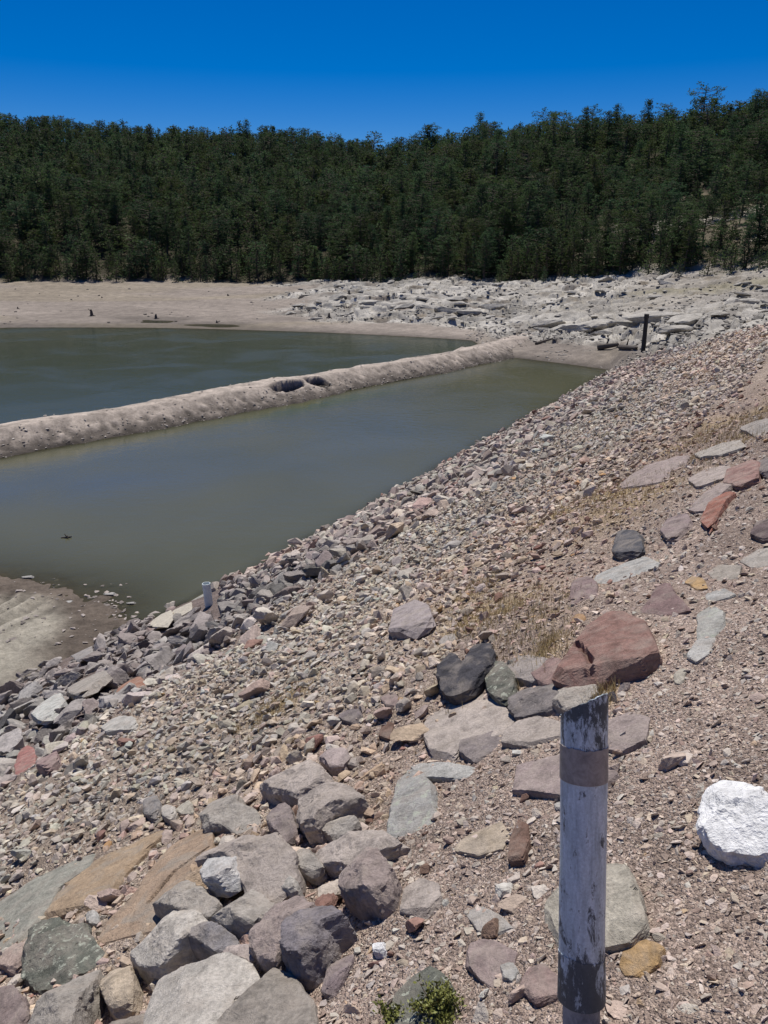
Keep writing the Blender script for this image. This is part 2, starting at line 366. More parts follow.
# ------------------------------------------------------------------ dike
DC = np.array([hitz(x, y, .85)[:2] for x, y in [(-420, 492), (-180, 455), (0, 425.5), (130, 405.5), (250, 385), (350, 368), (430, 355.5), (480, 346), (508, 338.5), (530, 333)]])
def smooth_poly(pts, n):
    seg = np.r_[0, np.cumsum(np.hypot(*np.diff(pts, axis=0).T))]; s = np.linspace(0, seg[-1], n)
    X = np.interp(s, seg, pts[:, 0]); Y = np.interp(s, seg, pts[:, 1])
    k = np.ones(41)/41
    Xp = np.convolve(np.pad(X, 20, 'edge'), k, 'valid'); Yp = np.convolve(np.pad(Y, 20, 'edge'), k, 'valid')
    return np.stack([Xp, Yp], 1), s
DP, DS = smooth_poly(DC, 900)
DT = np.gradient(DP, axis=0); DT /= np.hypot(*DT.T)[:, None]; DN = np.stack([DT[:, 1], -DT[:, 0]], 1)   # DN points to the near pond
HOLES = [hitz(277, 386, .55)[:2], hitz(302, 381, .55)[:2]]
HS = [DS[np.argmin(np.hypot(*(DP-h).T))] for h in HOLES]
def dike_prof(e, s):
    z = .82-.56*np.maximum(0, np.sqrt((np.abs(e)-.35)**2*(np.abs(e) > .35)+.02)-.25)
    return z
def build_dike():
    es = np.linspace(-5.5, 5.5, 150); E, SS = np.meshgrid(es, DS)
    X = DP[:, 0][:, None]+DN[:, 0][:, None]*E; Y = DP[:, 1][:, None]+DN[:, 1][:, None]*E
    wv = .35*vnoise(P3(SS, E*0, .25), 208).reshape(E.shape)*np.sign(E)+.18*vnoise(P3(SS, E*.4, .9), 209).reshape(E.shape)*np.sign(E)
    Z = dike_prof(E+wv, SS)
    n = fbm(P3(X, Y, .55), 4, 201).reshape(Z.shape); n2 = fbm(P3(X, Y, 3.2), 4, 202).reshape(Z.shape)
    Z = Z+.04*n+.038*n2*sm(.3, 1.2, np.abs(E))
    # little erosion gully texture on the near face and the two hollows
    Z -= .07*np.clip(vnoise(P3(SS, E*.12, 1.4), 205).reshape(Z.shape), 0, 1)*sm(.3, 1.0, E)*(1-sm(2.0, 2.8, E))
    hollow_shade = np.zeros(Z.shape)
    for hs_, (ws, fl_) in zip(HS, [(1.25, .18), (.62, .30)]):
        g = sm(0, .38, 1-np.abs((SS-hs_+.3*vnoise(P3(SS, E*0, .8), 211).reshape(E.shape))/ws)**2-np.abs((E-.85+.15*vnoise(P3(SS, E*0, .7), 212).reshape(E.shape))/.62)**2); Z = Z*(1-g)+np.minimum(Z, fl_)*g; hollow_shade = np.maximum(hollow_shade, g)
    global DIKE_Z, DIKE_E
    DIKE_Z, DIKE_E = Z, es
    V = np.stack([X, Y, Z], -1).reshape(-1, 3)
    c = np.array([.41, .365, .32])*(1+.12*n.ravel()+.20*n2.ravel())[:, None]
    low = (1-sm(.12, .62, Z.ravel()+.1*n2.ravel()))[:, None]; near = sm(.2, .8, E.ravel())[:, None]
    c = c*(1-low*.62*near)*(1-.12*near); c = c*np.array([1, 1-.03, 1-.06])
    wetl = (1-sm(.0, .16, Z.ravel()))[:, None]; c = c*(1-.45*wetl); c = c*(1-.86*hollow_shade.ravel()[:, None])  # wet rim at the waterline; shade of the two hollows painted into the earth colour
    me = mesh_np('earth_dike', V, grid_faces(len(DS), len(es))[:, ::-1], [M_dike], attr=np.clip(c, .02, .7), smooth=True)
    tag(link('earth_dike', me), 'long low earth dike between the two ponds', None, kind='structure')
build_dike()
def dike_z(X, Y):
    out = np.full(np.shape(X), -9.0).ravel(); Xf = np.ravel(X); Yf = np.ravel(Y)
    idx = np.arange(0, len(DP), 6)
    for c0 in range(0, len(Xf), 20000):
        a = Xf[c0:c0+20000]; b = Yf[c0:c0+20000]
        dd = np.hypot(a[:, None]-DP[idx, 0], b[:, None]-DP[idx, 1]); d = dd.min(1)
        out[c0:c0+20000] = dike_prof(d, 0)
    return out.reshape(np.shape(X))

# ------------------------------------------------------------------ water
def build_water():
    az = np.concatenate([np.linspace(-1.6, -.62, 12)[:-1], np.linspace(-.62, .40, 330)]); R = np.exp(np.linspace(math.log(8), math.log(150), 300))
    A, RR = np.meshgrid(az, R); X = np.sin(A)*RR; Y = np.cos(A)*RR
    g = ground_z(X, Y, False); t, u = tu(X, Y); dz = dam_z(t, u); dk = dike_z(X, Y)
    g = np.maximum(np.maximum(g, dz), dk*.75-.08)
    depth = np.maximum(0, -g)
    V = np.stack([X, Y, X*0], -1).reshape(-1, 3)
    m, tt, b, out = newmat('pond_water')
    pos = N(tt, 'ShaderNodeNewGeometry').outputs['Position']
    n1 = noise(tt, pos, .12, 3, .5, .3); r = ramp(tt, n1.outputs[0], [(.35, (.082, .084, .052)), (.65, (.096, .097, .062))])
    far = N(tt, 'ShaderNodeAttribute', attribute_name='upper').outputs['Fac']
    mx = N(tt, 'ShaderNodeMix', data_type='RGBA'); tt.links.new(far, mx.inputs[0]); tt.links.new(r.outputs[0], mx.inputs[6]); mx.inputs[7].default_value = (.060, .072, .054, 1)
    alg = N(tt, 'ShaderNodeAttribute', attribute_name='algae').outputs['Fac']; mx2 = N(tt, 'ShaderNodeMix', data_type='RGBA'); tt.links.new(alg, mx2.inputs[0]); tt.links.new(mx.outputs[2], mx2.inputs[6]); mx2.inputs[7].default_value = (.056, .068, .010, 1)
    tt.links.new(mx2.outputs[2], b.inputs['Base Color'])
    b.inputs['IOR'].default_value = 1.333; b.inputs['Specular IOR Level'].default_value = .22
    n4 = noise(tt, pos, .16, 3, .6, .5); rr = ramp(tt, n4.outputs[0], [(.42, .05), (.62, .22)]); tt.links.new(rr.outputs[0], b.inputs['Roughness'])
    slk = N(tt, 'ShaderNodeAttribute', attribute_name='slick').outputs['Fac']; sp_ = N(tt, 'ShaderNodeMath', operation='MULTIPLY_ADD'); tt.links.new(slk, sp_.inputs[0]); sp_.inputs[1].default_value = .55; sp_.inputs[2].default_value = .22; tt.links.new(sp_.outputs[0], b.inputs['Specular IOR Level'])
    n2 = noise(tt, pos, 9, 3, .6); n3 = noise(tt, pos, 2.2, 3, .6)
    s_ = N(tt, 'ShaderNodeMath', operation='MULTIPLY_ADD'); tt.links.new(n3.outputs[0], s_.inputs[0]); s_.inputs[1].default_value = 3; tt.links.new(n2.outputs[0], s_.inputs[2])
    bp = N(tt, 'ShaderNodeBump'); bp.inputs['Strength'].default_value = .16; bp.inputs['Distance'].default_value = .03
    tt.links.new(s_.outputs[0], bp.inputs['Height']); tt.links.new(bp.outputs[0], b.inputs['Normal'])
    cl = N(tt, 'ShaderNodeAttribute', attribute_name='clarity').outputs['Fac']
    tr = N(tt, 'ShaderNodeBsdfTransparent'); tr.inputs[0].default_value = (.62, .6, .5, 1)
    ms = N(tt, 'ShaderNodeMixShader'); tt.links.new(cl, ms.inputs[0]); tt.links.new(b.outputs[0], ms.inputs[1]); tt.links.new(tr.outputs[0], ms.inputs[2]); tt.links.new(ms.outputs[0], out.inputs[0])
    clar = np.exp(-depth.ravel()*9)*.75
    # which pond: beyond the dike = upper
    idx = np.arange(0, len(DP), 6); Xf, Yf = X.ravel(), Y.ravel(); up = np.zeros(len(Xf))
    for c0 in range(0, len(Xf), 20000):
        a = Xf[c0:c0+20000]; bb = Yf[c0:c0+20000]; dd = np.hypot(a[:, None]-DP[idx, 0], bb[:, None]-DP[idx, 1]); j = idx[dd.argmin(1)]
        up[c0:c0+20000] = ((a-DP[j, 0])*DN[j, 0]+(bb-DP[j, 1])*DN[j, 1]) < 0
    hs2 = (DS[np.argmin(np.hypot(*(DP-hitz(300, 400)[:2]).T))]); jj = np.argmin(np.abs(DS-hs2)); q = DP[jj]+DN[jj]*3.4; aa = (Xf-q[0])*DT[jj, 0]+(Yf-q[1])*DT[jj, 1]; bb = (Xf-q[0])*DN[jj, 0]+(Yf-q[1])*DN[jj, 1]
    alg = np.exp(-(aa/6.5)**2-((bb+.25*fbm(P3(Xf, Yf, .5), 3, 88))/1.0)**2)*.85
    q1 = hitz(-40, 500); q2 = hitz(230, 462); dd_ = (q2-q1)[:2]; L_ = np.hypot(*dd_); dd_ /= L_; sa = ((Xf-q1[0])*dd_[0]+(Yf-q1[1])*dd_[1])/L_; sb = (Xf-q1[0])*-dd_[1]+(Yf-q1[1])*dd_[0]
    slick = np.exp(-((sb+1.2*fbm(P3(Xf, Yf, .25), 3, 89))/2.4)**2)*(1-sm(.3, 1.1, sa))
    me = mesh_np('water', V, grid_faces(len(R), len(az))[:, ::-1], [m], smooth=True, extra={'clarity': clar, 'upper': up, 'algae': alg, 'slick': slick})
    tag(link('water', me), 'murky green-grey pond water on both sides of the dike', None, kind='structure')
build_water()

# ------------------------------------------------------------------ rocks
def ico(n):
    bm = bmesh.new(); bmesh.ops.create_icosphere(bm, subdivisions=n, radius=1)
    V = np.array([v.co[:] for v in bm.verts]); Fc = np.array([[v.index for v in f.verts] for f in bm.faces]); bm.free(); return V, Fc
ICO = {k: ico(k) for k in (1, 2, 3, 4, 5, 6)}
def rndrot(r):
    q = r.normal(size=4); q /= np.linalg.norm(q); a, b, c, d = q
    return np.array([[1-2*(c*c+d*d), 2*(b*c-a*d), 2*(b*d+a*c)], [2*(b*c+a*d), 1-2*(b*b+d*d), 2*(c*d-a*b)], [2*(b*d-a*c), 2*(c*d+a*b), 1-2*(b*b+c*c)]])
def polyr(Dv, Nn, dd):
    """distance along each direction to the nearest of a set of planes: an angular block"""
    q = Dv@Nn.T; t = np.where(q > 1e-4, dd[None]/np.maximum(q, 1e-4), 1e9); return t.min(1)
def fib(n, r, jit=.35):
    k = np.arange(n)+.5; ph = np.arccos(1-2*k/n); th = PI*(1+5**.5)*k; v = np.stack([np.cos(th)*np.sin(ph), np.sin(th)*np.sin(ph), np.cos(ph)], 1)
    v = v@rndrot(r).T+r.normal(0, jit, (n, 3)); return v/np.linalg.norm(v, axis=1)[:, None]
def rock_proto(sub, seed, cuts=12, nz=.05, dims=(1, .78, .56), lo=.5, hi=.85):
    r = np.random.default_rng(seed); V, Fc = ICO[sub]; V = V@rndrot(r).T
    Nn = fib(cuts, r); R_ = np.minimum(polyr(V, Nn, r.uniform(lo, hi, cuts)), 1.15); V = V*R_[:, None]
    V = V-(V.max(0)+V.min(0))/2; V = V/np.abs(V).max(0)
    if nz: V = V*(1+nz*fbm(V*1.7+seed, 3, seed)-nz*.5*np.abs(fbm(V*4+seed, 3, seed+5)))[:, None]
    return V*np.array(dims)*.5, Fc
NSL = np.array([0, 0, 1.0]); _e = np.array([N2[0], N2[1], -SL]); _e /= np.linalg.norm(_e)   # down the slope
_t = np.array([D2[0], D2[1], 0.0]); _n = np.cross(_t, _e); _n = _n if _n[2] > 0 else -_n
FR = np.stack([_t, _e, _n], 1)        # local (along, down, out) -> world
if np.linalg.det(FR) < 0: FLIP = True
else: FLIP = False
COLR = dict(grey=(.375, .342, .30), lgrey=(.475, .44, .39), purple=(.33, .27, .245), pgrey=(.42, .365, .322), pink=(.44, .34, .29), tan=(.46, .38, .285), orange=(.46, .29, .16), ochre=(.44, .29, .14),
            white=(.84, .84, .83), cream=(.49, .45, .37), dark=(.075, .072, .08), dgrey=(.18, .165, .155), red=(.26, .155, .128), brown=(.20, .125, .095), lichen=(.135, .14, .115), pale=(.43, .42, .39))
TR = []      # traced polygons in (t,u) for keeping scatter away
def _fit(poly, th):
    ys = [q[1] for q in poly]; y0, y1 = min(ys), max(ys); cx = sum(q[0] for q in poly)/len(poly); w0 = damhit(cx, (y0+y1)/2); dep = w0[1]*CP-(w0[2]-H)*SP
    e = .42*th*F/dep; k = max(.62, 1-e/(y1-y0)); return [(x, y0+.45*(y1-y0)*(1-k)+(y-y0)*k) for x, y in poly]
def boulder(poly, th, colour, label, sub=4, cuts=7, mat=None, name='boulder', cat='boulder', up=.5, nz=.05, pw=.35, tilt=0, group=None, lo=.72, groove=None, lift=0.0):
    global TR
    th = th*(.74 if min(q[1] for q in poly) > 740 and max(q[0] for q in poly) < 420 else .46)
    if colour == 'white' and th > .05: th = .13
    if th > .06: poly = _fit(poly, th)
    area = abs(sum(poly[i][0]*poly[(i+1) % len(poly)][1]-poly[(i+1) % len(poly)][0]*poly[i][1] for i in range(len(poly))))/2
    if area > 1500: sub = 5
    if area > 9000: sub = 6
    cxp, cyp = np.mean([q[0] for q in poly]), np.mean([q[1] for q in poly]); off_ = 0.0
    for _ in range(3):
        w0 = damhit(cxp, cyp, off_); tq, uq = tu(w0[0], w0[1]); off_ = float(dam_z(np.array([tq]), np.array([uq]))[0])-SL*(UW-uq)
    W = np.array([damhit(x, y, off_+th*up+lift) for x, y in poly]); c = W.mean(0)
    L = (W-c)@FR; x, y = L[:, 0], L[:, 1]; x1, y1 = np.roll(x, -1), np.roll(y, -1); cr = x*y1-x1*y; A_ = cr.sum()/2
    cx = ((x+x1)*cr).sum()/(6*A_); cy = ((y+y1)*cr).sum()/(6*A_); c = c+FR[:, 0]*cx+FR[:, 1]*cy; L = (W-c)@FR
    TR.append(np.stack(tu(W[:, 0], W[:, 1]), 1))
    r = np.random.default_rng(sum(map(ord, label))+int(area)); size = np.hypot(L[:, 0], L[:, 1]).mean()
    V, Fc = ICO[sub]; Dv = V*np.array([size, size, max(th*.8, size*.25)])/size
    hxy = np.hypot(Dv[:, 0], Dv[:, 1])+1e-9; dx, dy = Dv[:, 0]/hxy, Dv[:, 1]/hxy; n = len(L); best = np.zeros(len(V)); ek = np.zeros(len(V)); kk = r.uniform(.05, 1.0, n)*pw*2.0
    for i in range(n):
        ax, ay = L[i, :2]; bx, by = L[(i+1) % n, :2]; ex, ey = bx-ax, by-ay; den = dx*ey-dy*ex
        with np.errstate(divide='ignore', invalid='ignore'):
            rr = (ax*ey-ay*ex)/den; s_ = (ax*dy-ay*dx)/den
        ok = (rr > 0) & (s_ >= -.01) & (s_ <= 1.01) & (rr > best); best = np.where(ok, rr, best); ek = np.where(ok, kk[i], ek)
    rad = np.where(best > 0, best, size)
    # sides lean inwards by a different amount along each edge
    R_ = rad/(hxy+rad*ek*np.maximum(Dv[:, 2], 0)/max(th, .3*size)*.9+1e-9)
    hz = th*(1-up)*.95; nt_ = 3+cuts//3; Nn = []; dd = []
    for q in range(nt_):
        a = r.uniform(0, 2*PI); s_ = r.uniform(.05, .5)*min(1.0, th/size*1.4) if q else .06
        v = np.array([math.cos(a)*s_, math.sin(a)*s_, 1]); ln = np.linalg.norm(v); Nn.append(v/ln); dd.append(hz*(r.uniform(.72, 1.0) if q else 1.0)/ln)
    for q in range(cuts):
        a = r.uniform(0, 2*PI); v = np.array([math.cos(a), math.sin(a), r.uniform(.35, 1.4)]); v /= np.linalg.norm(v); ext = (L[:, :2]@v[:2]).max()+hz*v[2]; Nn.append(v); dd.append(ext*r.uniform(.68, .9))
    Nn.append(np.array([0, 0, -1.0])); dd.append(th*up+th*.3+.02)
    R_ = np.minimum(R_, polyr(Dv, np.array(Nn), np.array(dd)))
    Q = Dv*R_[:, None]
    nrm = Q/np.linalg.norm(Q, axis=1)[:, None]
    amp = min(size, th*2)
    Q += nrm*(amp*nz*1.3*fbm(Q/size*1.6+r.uniform(0, 50), 3, 7)-amp*nz*.9*np.abs(fbm(Q/size*3.2+r.uniform(0, 50), 3, 8))+amp*nz*.25*fbm(Q/size*14+r.uniform(0, 50), 3, 9))[:, None]
    Wd = Q@FR.T
    if groove is not None:
        gp = np.array([tu(*damhit(x, y, off_+th*.8)[:2]) for x, y in groove]); T_, U_ = tu(Wd[:, 0]+c[0], Wd[:, 1]+c[1]); gd = np.full(len(T_), 9.0)
        T_ = T_+.006*fbm(Wd*30, 2, 5)
        for i in range(len(gp)-1):
            ex, ey = gp[i+1]-gp[i]; tt = np.clip(((T_-gp[i, 0])*ex+(U_-gp[i, 1])*ey)/(ex*ex+ey*ey), 0, 1); gd = np.minimum(gd, np.hypot(T_-gp[i, 0]-tt*ex, U_-gp[i, 1]-tt*ey))
        Wd = Wd-FR[:, 2][None]*(.05*(1-sm(.004, .014, gd)))[:, None]*(Q[:, 2] > 0)[:, None]
    f = Fc[:, ::-1] if FLIP else Fc
    me = mesh_np(name, Wd, f, [mat or M_big], smooth=False)
    t_, u_ = tu(c[0], c[1]); bz = float(dam_z(np.array([t_]), np.array([u_]))[0])-th*.2-.02
    off = np.array([c[0], c[1], bz]); me.transform(Matrix.Translation(Vector((c-off).tolist())))
    o = link(name, me, loc=off); cc = COLR[colour] if isinstance(colour, str) else colour; j = r.uniform(.92, 1.08); o.color = (cc[0]*j, cc[1]*j, cc[2]*j, 1)
    tag(o, label, cat, group or 'large rocks lying on the dam slope'); return o
def el(cx, cy, w_, h_, a=0, n=9, j=.18):
    r = np.random.default_rng(int(cx*7+cy*3)); a = math.radians(a); out = []
    for k in range(n):
        q = 2*PI*k/n+r.uniform(-.2, .2); s_ = 1+r.uniform(-j, j); x = w_/2*math.cos(q)*s_; y = h_/2*math.sin(q)*s_
        out.append((cx+x*math.cos(a)-y*math.sin(a), cy+x*math.sin(a)+y*math.cos(a)))
    return out
B = boulder
# --- heap in the lower left
B([(20,962),(24,938),(45,922),(70,914),(92,922),(103,948),(92,962),(62,982),(36,992),(24,982)], .20, 'lichen', 'rounded dark green-grey boulder mottled with pale lichen below the orange slab', mat=M_lich, cuts=3, pw=.6, nz=.06)
B([(-40,935),(0,902),(35,872),(92,848),(112,850),(60,888),(42,920),(20,945),(-20,965)], .07, (.30,.295,.25), 'long greenish-grey slab at the left edge, above the mottled boulder', cuts=5, pw=.3)
B([(40,925),(60,888),(100,858),(150,836),(178,824),(150,848),(128,872),(112,898),(92,914),(66,914),(30,925)], .08, (.41,.305,.205), 'long orange-tan slab with a straight dark crack, upper of the two orange slabs', mat=M_orng, groove=[(33,922),(60,888),(90,860)], cuts=4, pw=.3)
B([(94,950),(104,925),(128,903),(150,870),(166,846),(190,826),(212,824),(214,850),(200,884),(170,918),(148,945),(112,962)], .08, (.38,.28,.20), 'long reddish-orange slab beside the grey heap, lower of the two orange slabs', mat=M_orng, groove=[(150,900),(175,872),(206,848)], cuts=5, pw=.3)
B([(20,1045),(45,1005),(74,978),(100,954),(99,975),(84,1012),(72,1050)], .22, 'grey', 'pointed grey slab wedged below the mottled boulder', cuts=6, pw=.3)
B([(97,972),(112,962),(131,960),(138,985),(130,1008),(112,1018),(103,1002)], .17, 'tan', 'squarish tan block beside a dark gap at the lower left', cuts=6, pw=.28)
B([(-20,995),(8,985),(24,992),(30,1012),(20,1040),(-30,1045)], .14, (.24,.19,.175), 'dull brown slab in the bottom left corner', cuts=5)
B([(0,968),(2,948),(14,938),(28,944),(27,964),(12,976)], .09, 'pink', 'small salmon-pink rock at the left edge beside the mottled boulder', cuts=6)
B([(86,1060),(112,1022),(150,1005),(165,1030),(150,1060)], .12, (.27,.235,.2), 'low brownish rock at the bottom edge below the tan block', cuts=5)
B([(140,1060),(146,1010),(150,985),(168,966),(212,952),(256,960),(262,984),(235,1000),(222,1060)], .17, 'lgrey', 'broad flat pale grey slab at the bottom edge, left of the brown slab', cuts=5, pw=.28, nz=.02)
B([(214,1060),(226,1012),(250,984),(272,962),(296,972),(314,1000),(322,1060)], .14, (.29,.26,.225), 'flat brown-grey slab with pale green lichen spots at the bottom edge', cuts=4, pw=.28, nz=.015)
B([(126,958),(140,930),(156,912),(184,905),(212,914),(205,932),(184,952),(160,972),(136,974)], .19, 'lgrey', 'pale grey angular rock between the tan block and the orange slab', cuts=6, pw=.32)
B([(150,905),(164,884),(200,880),(222,904),(210,926),(180,922),(160,914)], .20, 'grey', 'wide grey rock under the small white-topped block', cuts=7, pw=.35)
B([(200,872),(206,854),(222,847),(238,856),(238,878),(222,886),(206,886)], .09, (.50,.49,.47), 'small white-topped block perched on the grey heap', lift=.10, cuts=9, pw=.3)
B([(196,862),(206,836),(228,826),(262,834),(288,830),(300,852),(292,880),(268,904),(244,904),(236,880),(212,868)], .26, 'pgrey', 'large smooth pinkish-grey boulder in the middle of the heap', cuts=7, pw=.4, nz=.05)
B([(195,812),(208,792),(236,790),(264,812),(266,826),(244,838),(222,832),(204,836)], .20, 'grey', 'grey angular boulder at the upper left of the heap', cuts=8, pw=.36)
B([(258,792),(270,776),(292,758),(312,754),(332,776),(322,796),(300,806),(276,800)], .22, 'pgrey', 'dusty grey boulder at the top of the heap over a dark hollow', cuts=7, pw=.4)
B([(268,830),(272,808),(282,796),(294,806),(298,832),(286,846)], .16, (.26,.215,.205), 'narrow reddish-grey rock standing in the dark hollow of the heap', cuts=7, pw=.35)
B([(296,832),(298,808),(322,786),(346,778),(366,790),(352,804),(334,818),(318,838),(304,842)], .24, 'pgrey', 'big pinkish-grey boulder overhanging a black cavity at the top right of the heap', cuts=6, pw=.32)
B([(322,838),(326,820),(340,811),(356,812),(362,826),(350,840),(334,846)], .14, 'grey', 'blocky grey rock lying inside the black cavity', cuts=8, pw=.4)
B([(306,858),(326,846),(364,832),(396,832),(412,842),(398,852),(376,862),(350,880),(322,874)], .16, 'pgrey', 'flat pinkish-grey slab reaching right from the heap towards the speckled rock', cuts=5, pw=.28)
B([(340,900),(346,872),(362,852),(384,850),(396,872),(390,900),(376,914),(352,914)], .27, 'purple', 'tall smooth purple-grey boulder at the right of the heap', cuts=6, pw=.34)
B([(250,955),(258,934),(276,908),(302,894),(322,902),(312,926),(290,948),(274,972),(258,970)], .20, 'purple', 'flat purple slab leaning at the lower right of the heap', cuts=5, pw=.3)
B([(282,968),(284,936),(300,918),(340,902),(350,916),(332,932),(322,956),(304,976),(290,980)], .24, (.21,.19,.20), 'blue-grey jagged boulder with a dark face at the lower right end of the heap', cuts=7, pw=.3)
B([(208,926),(226,904),(256,888),(276,896),(270,912),(252,930),(228,936)], .18, 'grey', 'long ribbed grey block right of the white-topped block', cuts=8, pw=.33)
B([(182,945),(192,928),(218,926),(240,934),(236,948),(214,958),(196,954)], .16, (.24,.225,.225), 'dark grey folded rock above the broad pale slab', cuts=8, pw=.35)
B([(216,960),(232,946),(254,942),(264,956),(250,968),(226,968)], .10, (.40,.34,.31), 'pale pinkish rock tucked under the purple slab', cuts=7)
B([(282,852),(296,846),(316,850),(326,872),(312,882),(294,878)], .14, 'grey', 'rough grey rock beside two small tan stones in the heap', cuts=9)
B(el(289,886,22,20), .09, 'lgrey', 'round pale grey cobble in a dark gap of the heap', lift=.04, cuts=5, pw=.6)
B(el(306,876,10,14), .05, 'orange', 'small orange-brown stone in a gap of the heap')
B(el(180,912,14,8), .05, (.5,.48,.42), 'small grey-white chip between slab and heap')
B(el(93,918,15,14), .06, 'pale', 'small round white stone resting between the two orange slabs', pw=.6, cuts=2)
B(el(152,806,18,22,20), .08, (.25,.235,.225), 'dark-sided grey stone above the orange slabs', cuts=6, pw=.5)
B(el(168,812,16,16), .06, 'lgrey', 'smooth oval grey stone above the orange slabs, next to a dark-sided one', cuts=3, pw=.6)
B(el(184,808,20,12), .06, 'cream', 'cream stone above the orange slabs, left of the grey boulder', cuts=5)
B([(318,762),(326,750),(346,747),(352,756),(342,768),(330,772)], .10, (.40,.33,.31), 'flat pale pink stone just above the heap', cuts=6, pw=.35)
B(el(350,715,24,14), .07, (.2,.17,.165), 'dark purplish stone above the flat pale pink stone')
# --- middle, left of the post
B([(386,842),(388,812),(394,784),(400,762),(420,764),(434,786),(438,820),(436,846),(416,852),(398,846)], .16, (.36,.355,.335), 'grey-white speckled upright rock with a dark rough face, right of the heap', mat=M_lich, cuts=5, pw=.35, nz=.07)
B([(412,768),(404,760),(440,762),(480,768),(486,776),(452,780),(424,778)], .06, 'pale', 'thin pale ledge running right from the speckled upright rock', cuts=3, pw=.3)
B([(400,912),(404,888),(420,878),(438,882),(443,898),(432,914),(416,916)], .05, 'pgrey', 'flat dusty pink stone on gravel right of the purple-grey boulder', cuts=4, pw=.3)
B([(320,992),(326,970),(342,956),(354,950),(350,970),(336,990),(328,998)], .06, (.25,.2,.2), 'thin purple shard below the blue-grey jagged boulder', cuts=5)
B(el(379,948,17,13), .045, 'white', 'small chalk-white stone on gravel left of the ochre plant', cuts=5)
B([(438,692),(440,664),(452,652),(460,660),(465,668),(470,652),(476,642),(492,641),(494,660),(478,676),(464,690),(448,696)], .22, 'dark', 'nearly black jagged Y-shaped rock standing on the gravel', cuts=1, pw=.3, nz=.07, lo=.8)
B([(480,672),(490,660),(508,662),(516,674),(514,692),(500,702),(486,692)], .14, 'lichen', 'grey rock with pale lichen beside the black Y-shaped rock', mat=M_lich, cuts=6)
B([(506,712),(506,690),(528,678),(560,684),(578,694),(566,710),(536,718),(514,720)], .18, (.24,.215,.205), 'folded brown-grey boulder just left of the post top', cuts=8, pw=.33, nz=.06)
B([(550,708),(556,696),(578,684),(601,676),(598,692),(584,706),(564,714)], .15, 'grey', 'grey wedge rock right behind the slanted top of the post', cuts=2, pw=.3)
B([(550,684),(560,658),(582,636),(600,612),(628,610),(646,618),(658,648),(640,662),(612,672),(590,684),(566,690)], .22, 'red', 'large brick-red cracked boulder above the post', groove=[(575,646),(586,656),(592,672),(600,684)], cuts=6, pw=.3, nz=.03)
B([(524,668),(548,655),(572,664),(566,682),(540,684)], .07, (.29,.2,.18), 'low reddish slab left of the brick-red boulder', cuts=4, pw=.3)
B([(496,662),(520,654),(550,658),(560,672),(530,680),(504,676)], .07, (.35,.31,.285), 'flat grey slab beside the black Y-shaped rock', cuts=4, pw=.3)
B([(424,740),(426,714),(444,694),(472,690),(504,704),(516,720),(500,736),(466,740),(452,758),(432,758)], .10, 'pgrey', 'broad flat dusty-pink slab below the black Y-shaped rock', cuts=4, pw=.28, nz=.02)
B([(458,752),(462,730),(480,722),(502,730),(506,744),(488,756),(470,762)], .10, (.26,.225,.215), 'small dark-edged grey rock on the broad dusty-pink slab', cuts=7)
B([(500,742),(506,722),(540,716),(564,718),(564,742),(530,748)], .08, 'pgrey', 'flat pinkish slab touching the left side of the post', cuts=4, pw=.28)
B([(512,792),(518,758),(540,752),(572,756),(606,762),(628,780),(612,792),(564,796)], .05, (.36,.29,.27), 'very flat pink slab half buried behind the post', cuts=2, pw=.28, nz=.015)
B([(596,748),(604,714),(630,710),(650,718),(646,740),(622,750)], .05, (.37,.305,.28), 'flat pink slab with a pale patch just right of the post top', cuts=3, pw=.3)
B([(450,850),(466,834),(500,820),(510,834),(504,848),(478,856)], .04, 'tan', 'thin flat tan slab between speckled rock and post', cuts=3, pw=.3)
B([(508,862),(511,836),(518,816),(528,820),(530,842),(524,860)], .06, 'brown', 'narrow rust-brown shard left of the post', cuts=5)
B([(462,908),(480,904),(504,918),(516,930),(500,940),(476,930)], .035, (.46,.43,.39), 'flat whitish stone on gravel left of the post', cuts=4, pw=.35)
B([(462,962),(472,938),(500,940),(518,952),(512,974),(492,990),(476,976)], .06, (.31,.24,.225), 'flat reddish-grey stone low left of the post', cuts=4, pw=.28)
B([(518,988),(526,966),(546,964),(562,978),(556,998),(534,1004)], .06, (.30,.215,.195), 'reddish angular stone beside the foot of the post', cuts=5, pw=.3)
B([(500,966),(512,960),(520,972),(512,982),(502,978)], .04, 'pale', 'small whitish chip between two reddish stones', cuts=4)
B([(540,930),(548,898),(572,872),(606,858),(630,866),(640,892),(646,924),(628,942),(588,950),(556,946)], .13, 'cream', 'domed cream boulder half hidden behind the post', cuts=3, pw=.5, nz=.04)
B([(616,960),(624,942),(646,938),(664,946),(658,964),(640,976),(624,974)], .04, 'ochre', 'flat ochre stone right of the post foot', cuts=3, pw=.35)
B([(386,1030),(394,994),(412,974),(434,964),(450,982),(446,1010),(430,1040)], .12, 'lichen', 'lichen-covered rock behind the small green plant', mat=M_lich, cuts=4)
B([(697,836),(698,812),(706,782),(722,772),(746,778),(772,788),(784,812),(776,846),(752,858),(724,856),(708,846)], .16, 'white', 'bright white painted rock sitting on the gravel at the right', cuts=7, pw=.4, nz=.06, mat=M_obj, name='painted_rock', cat='painted rock')
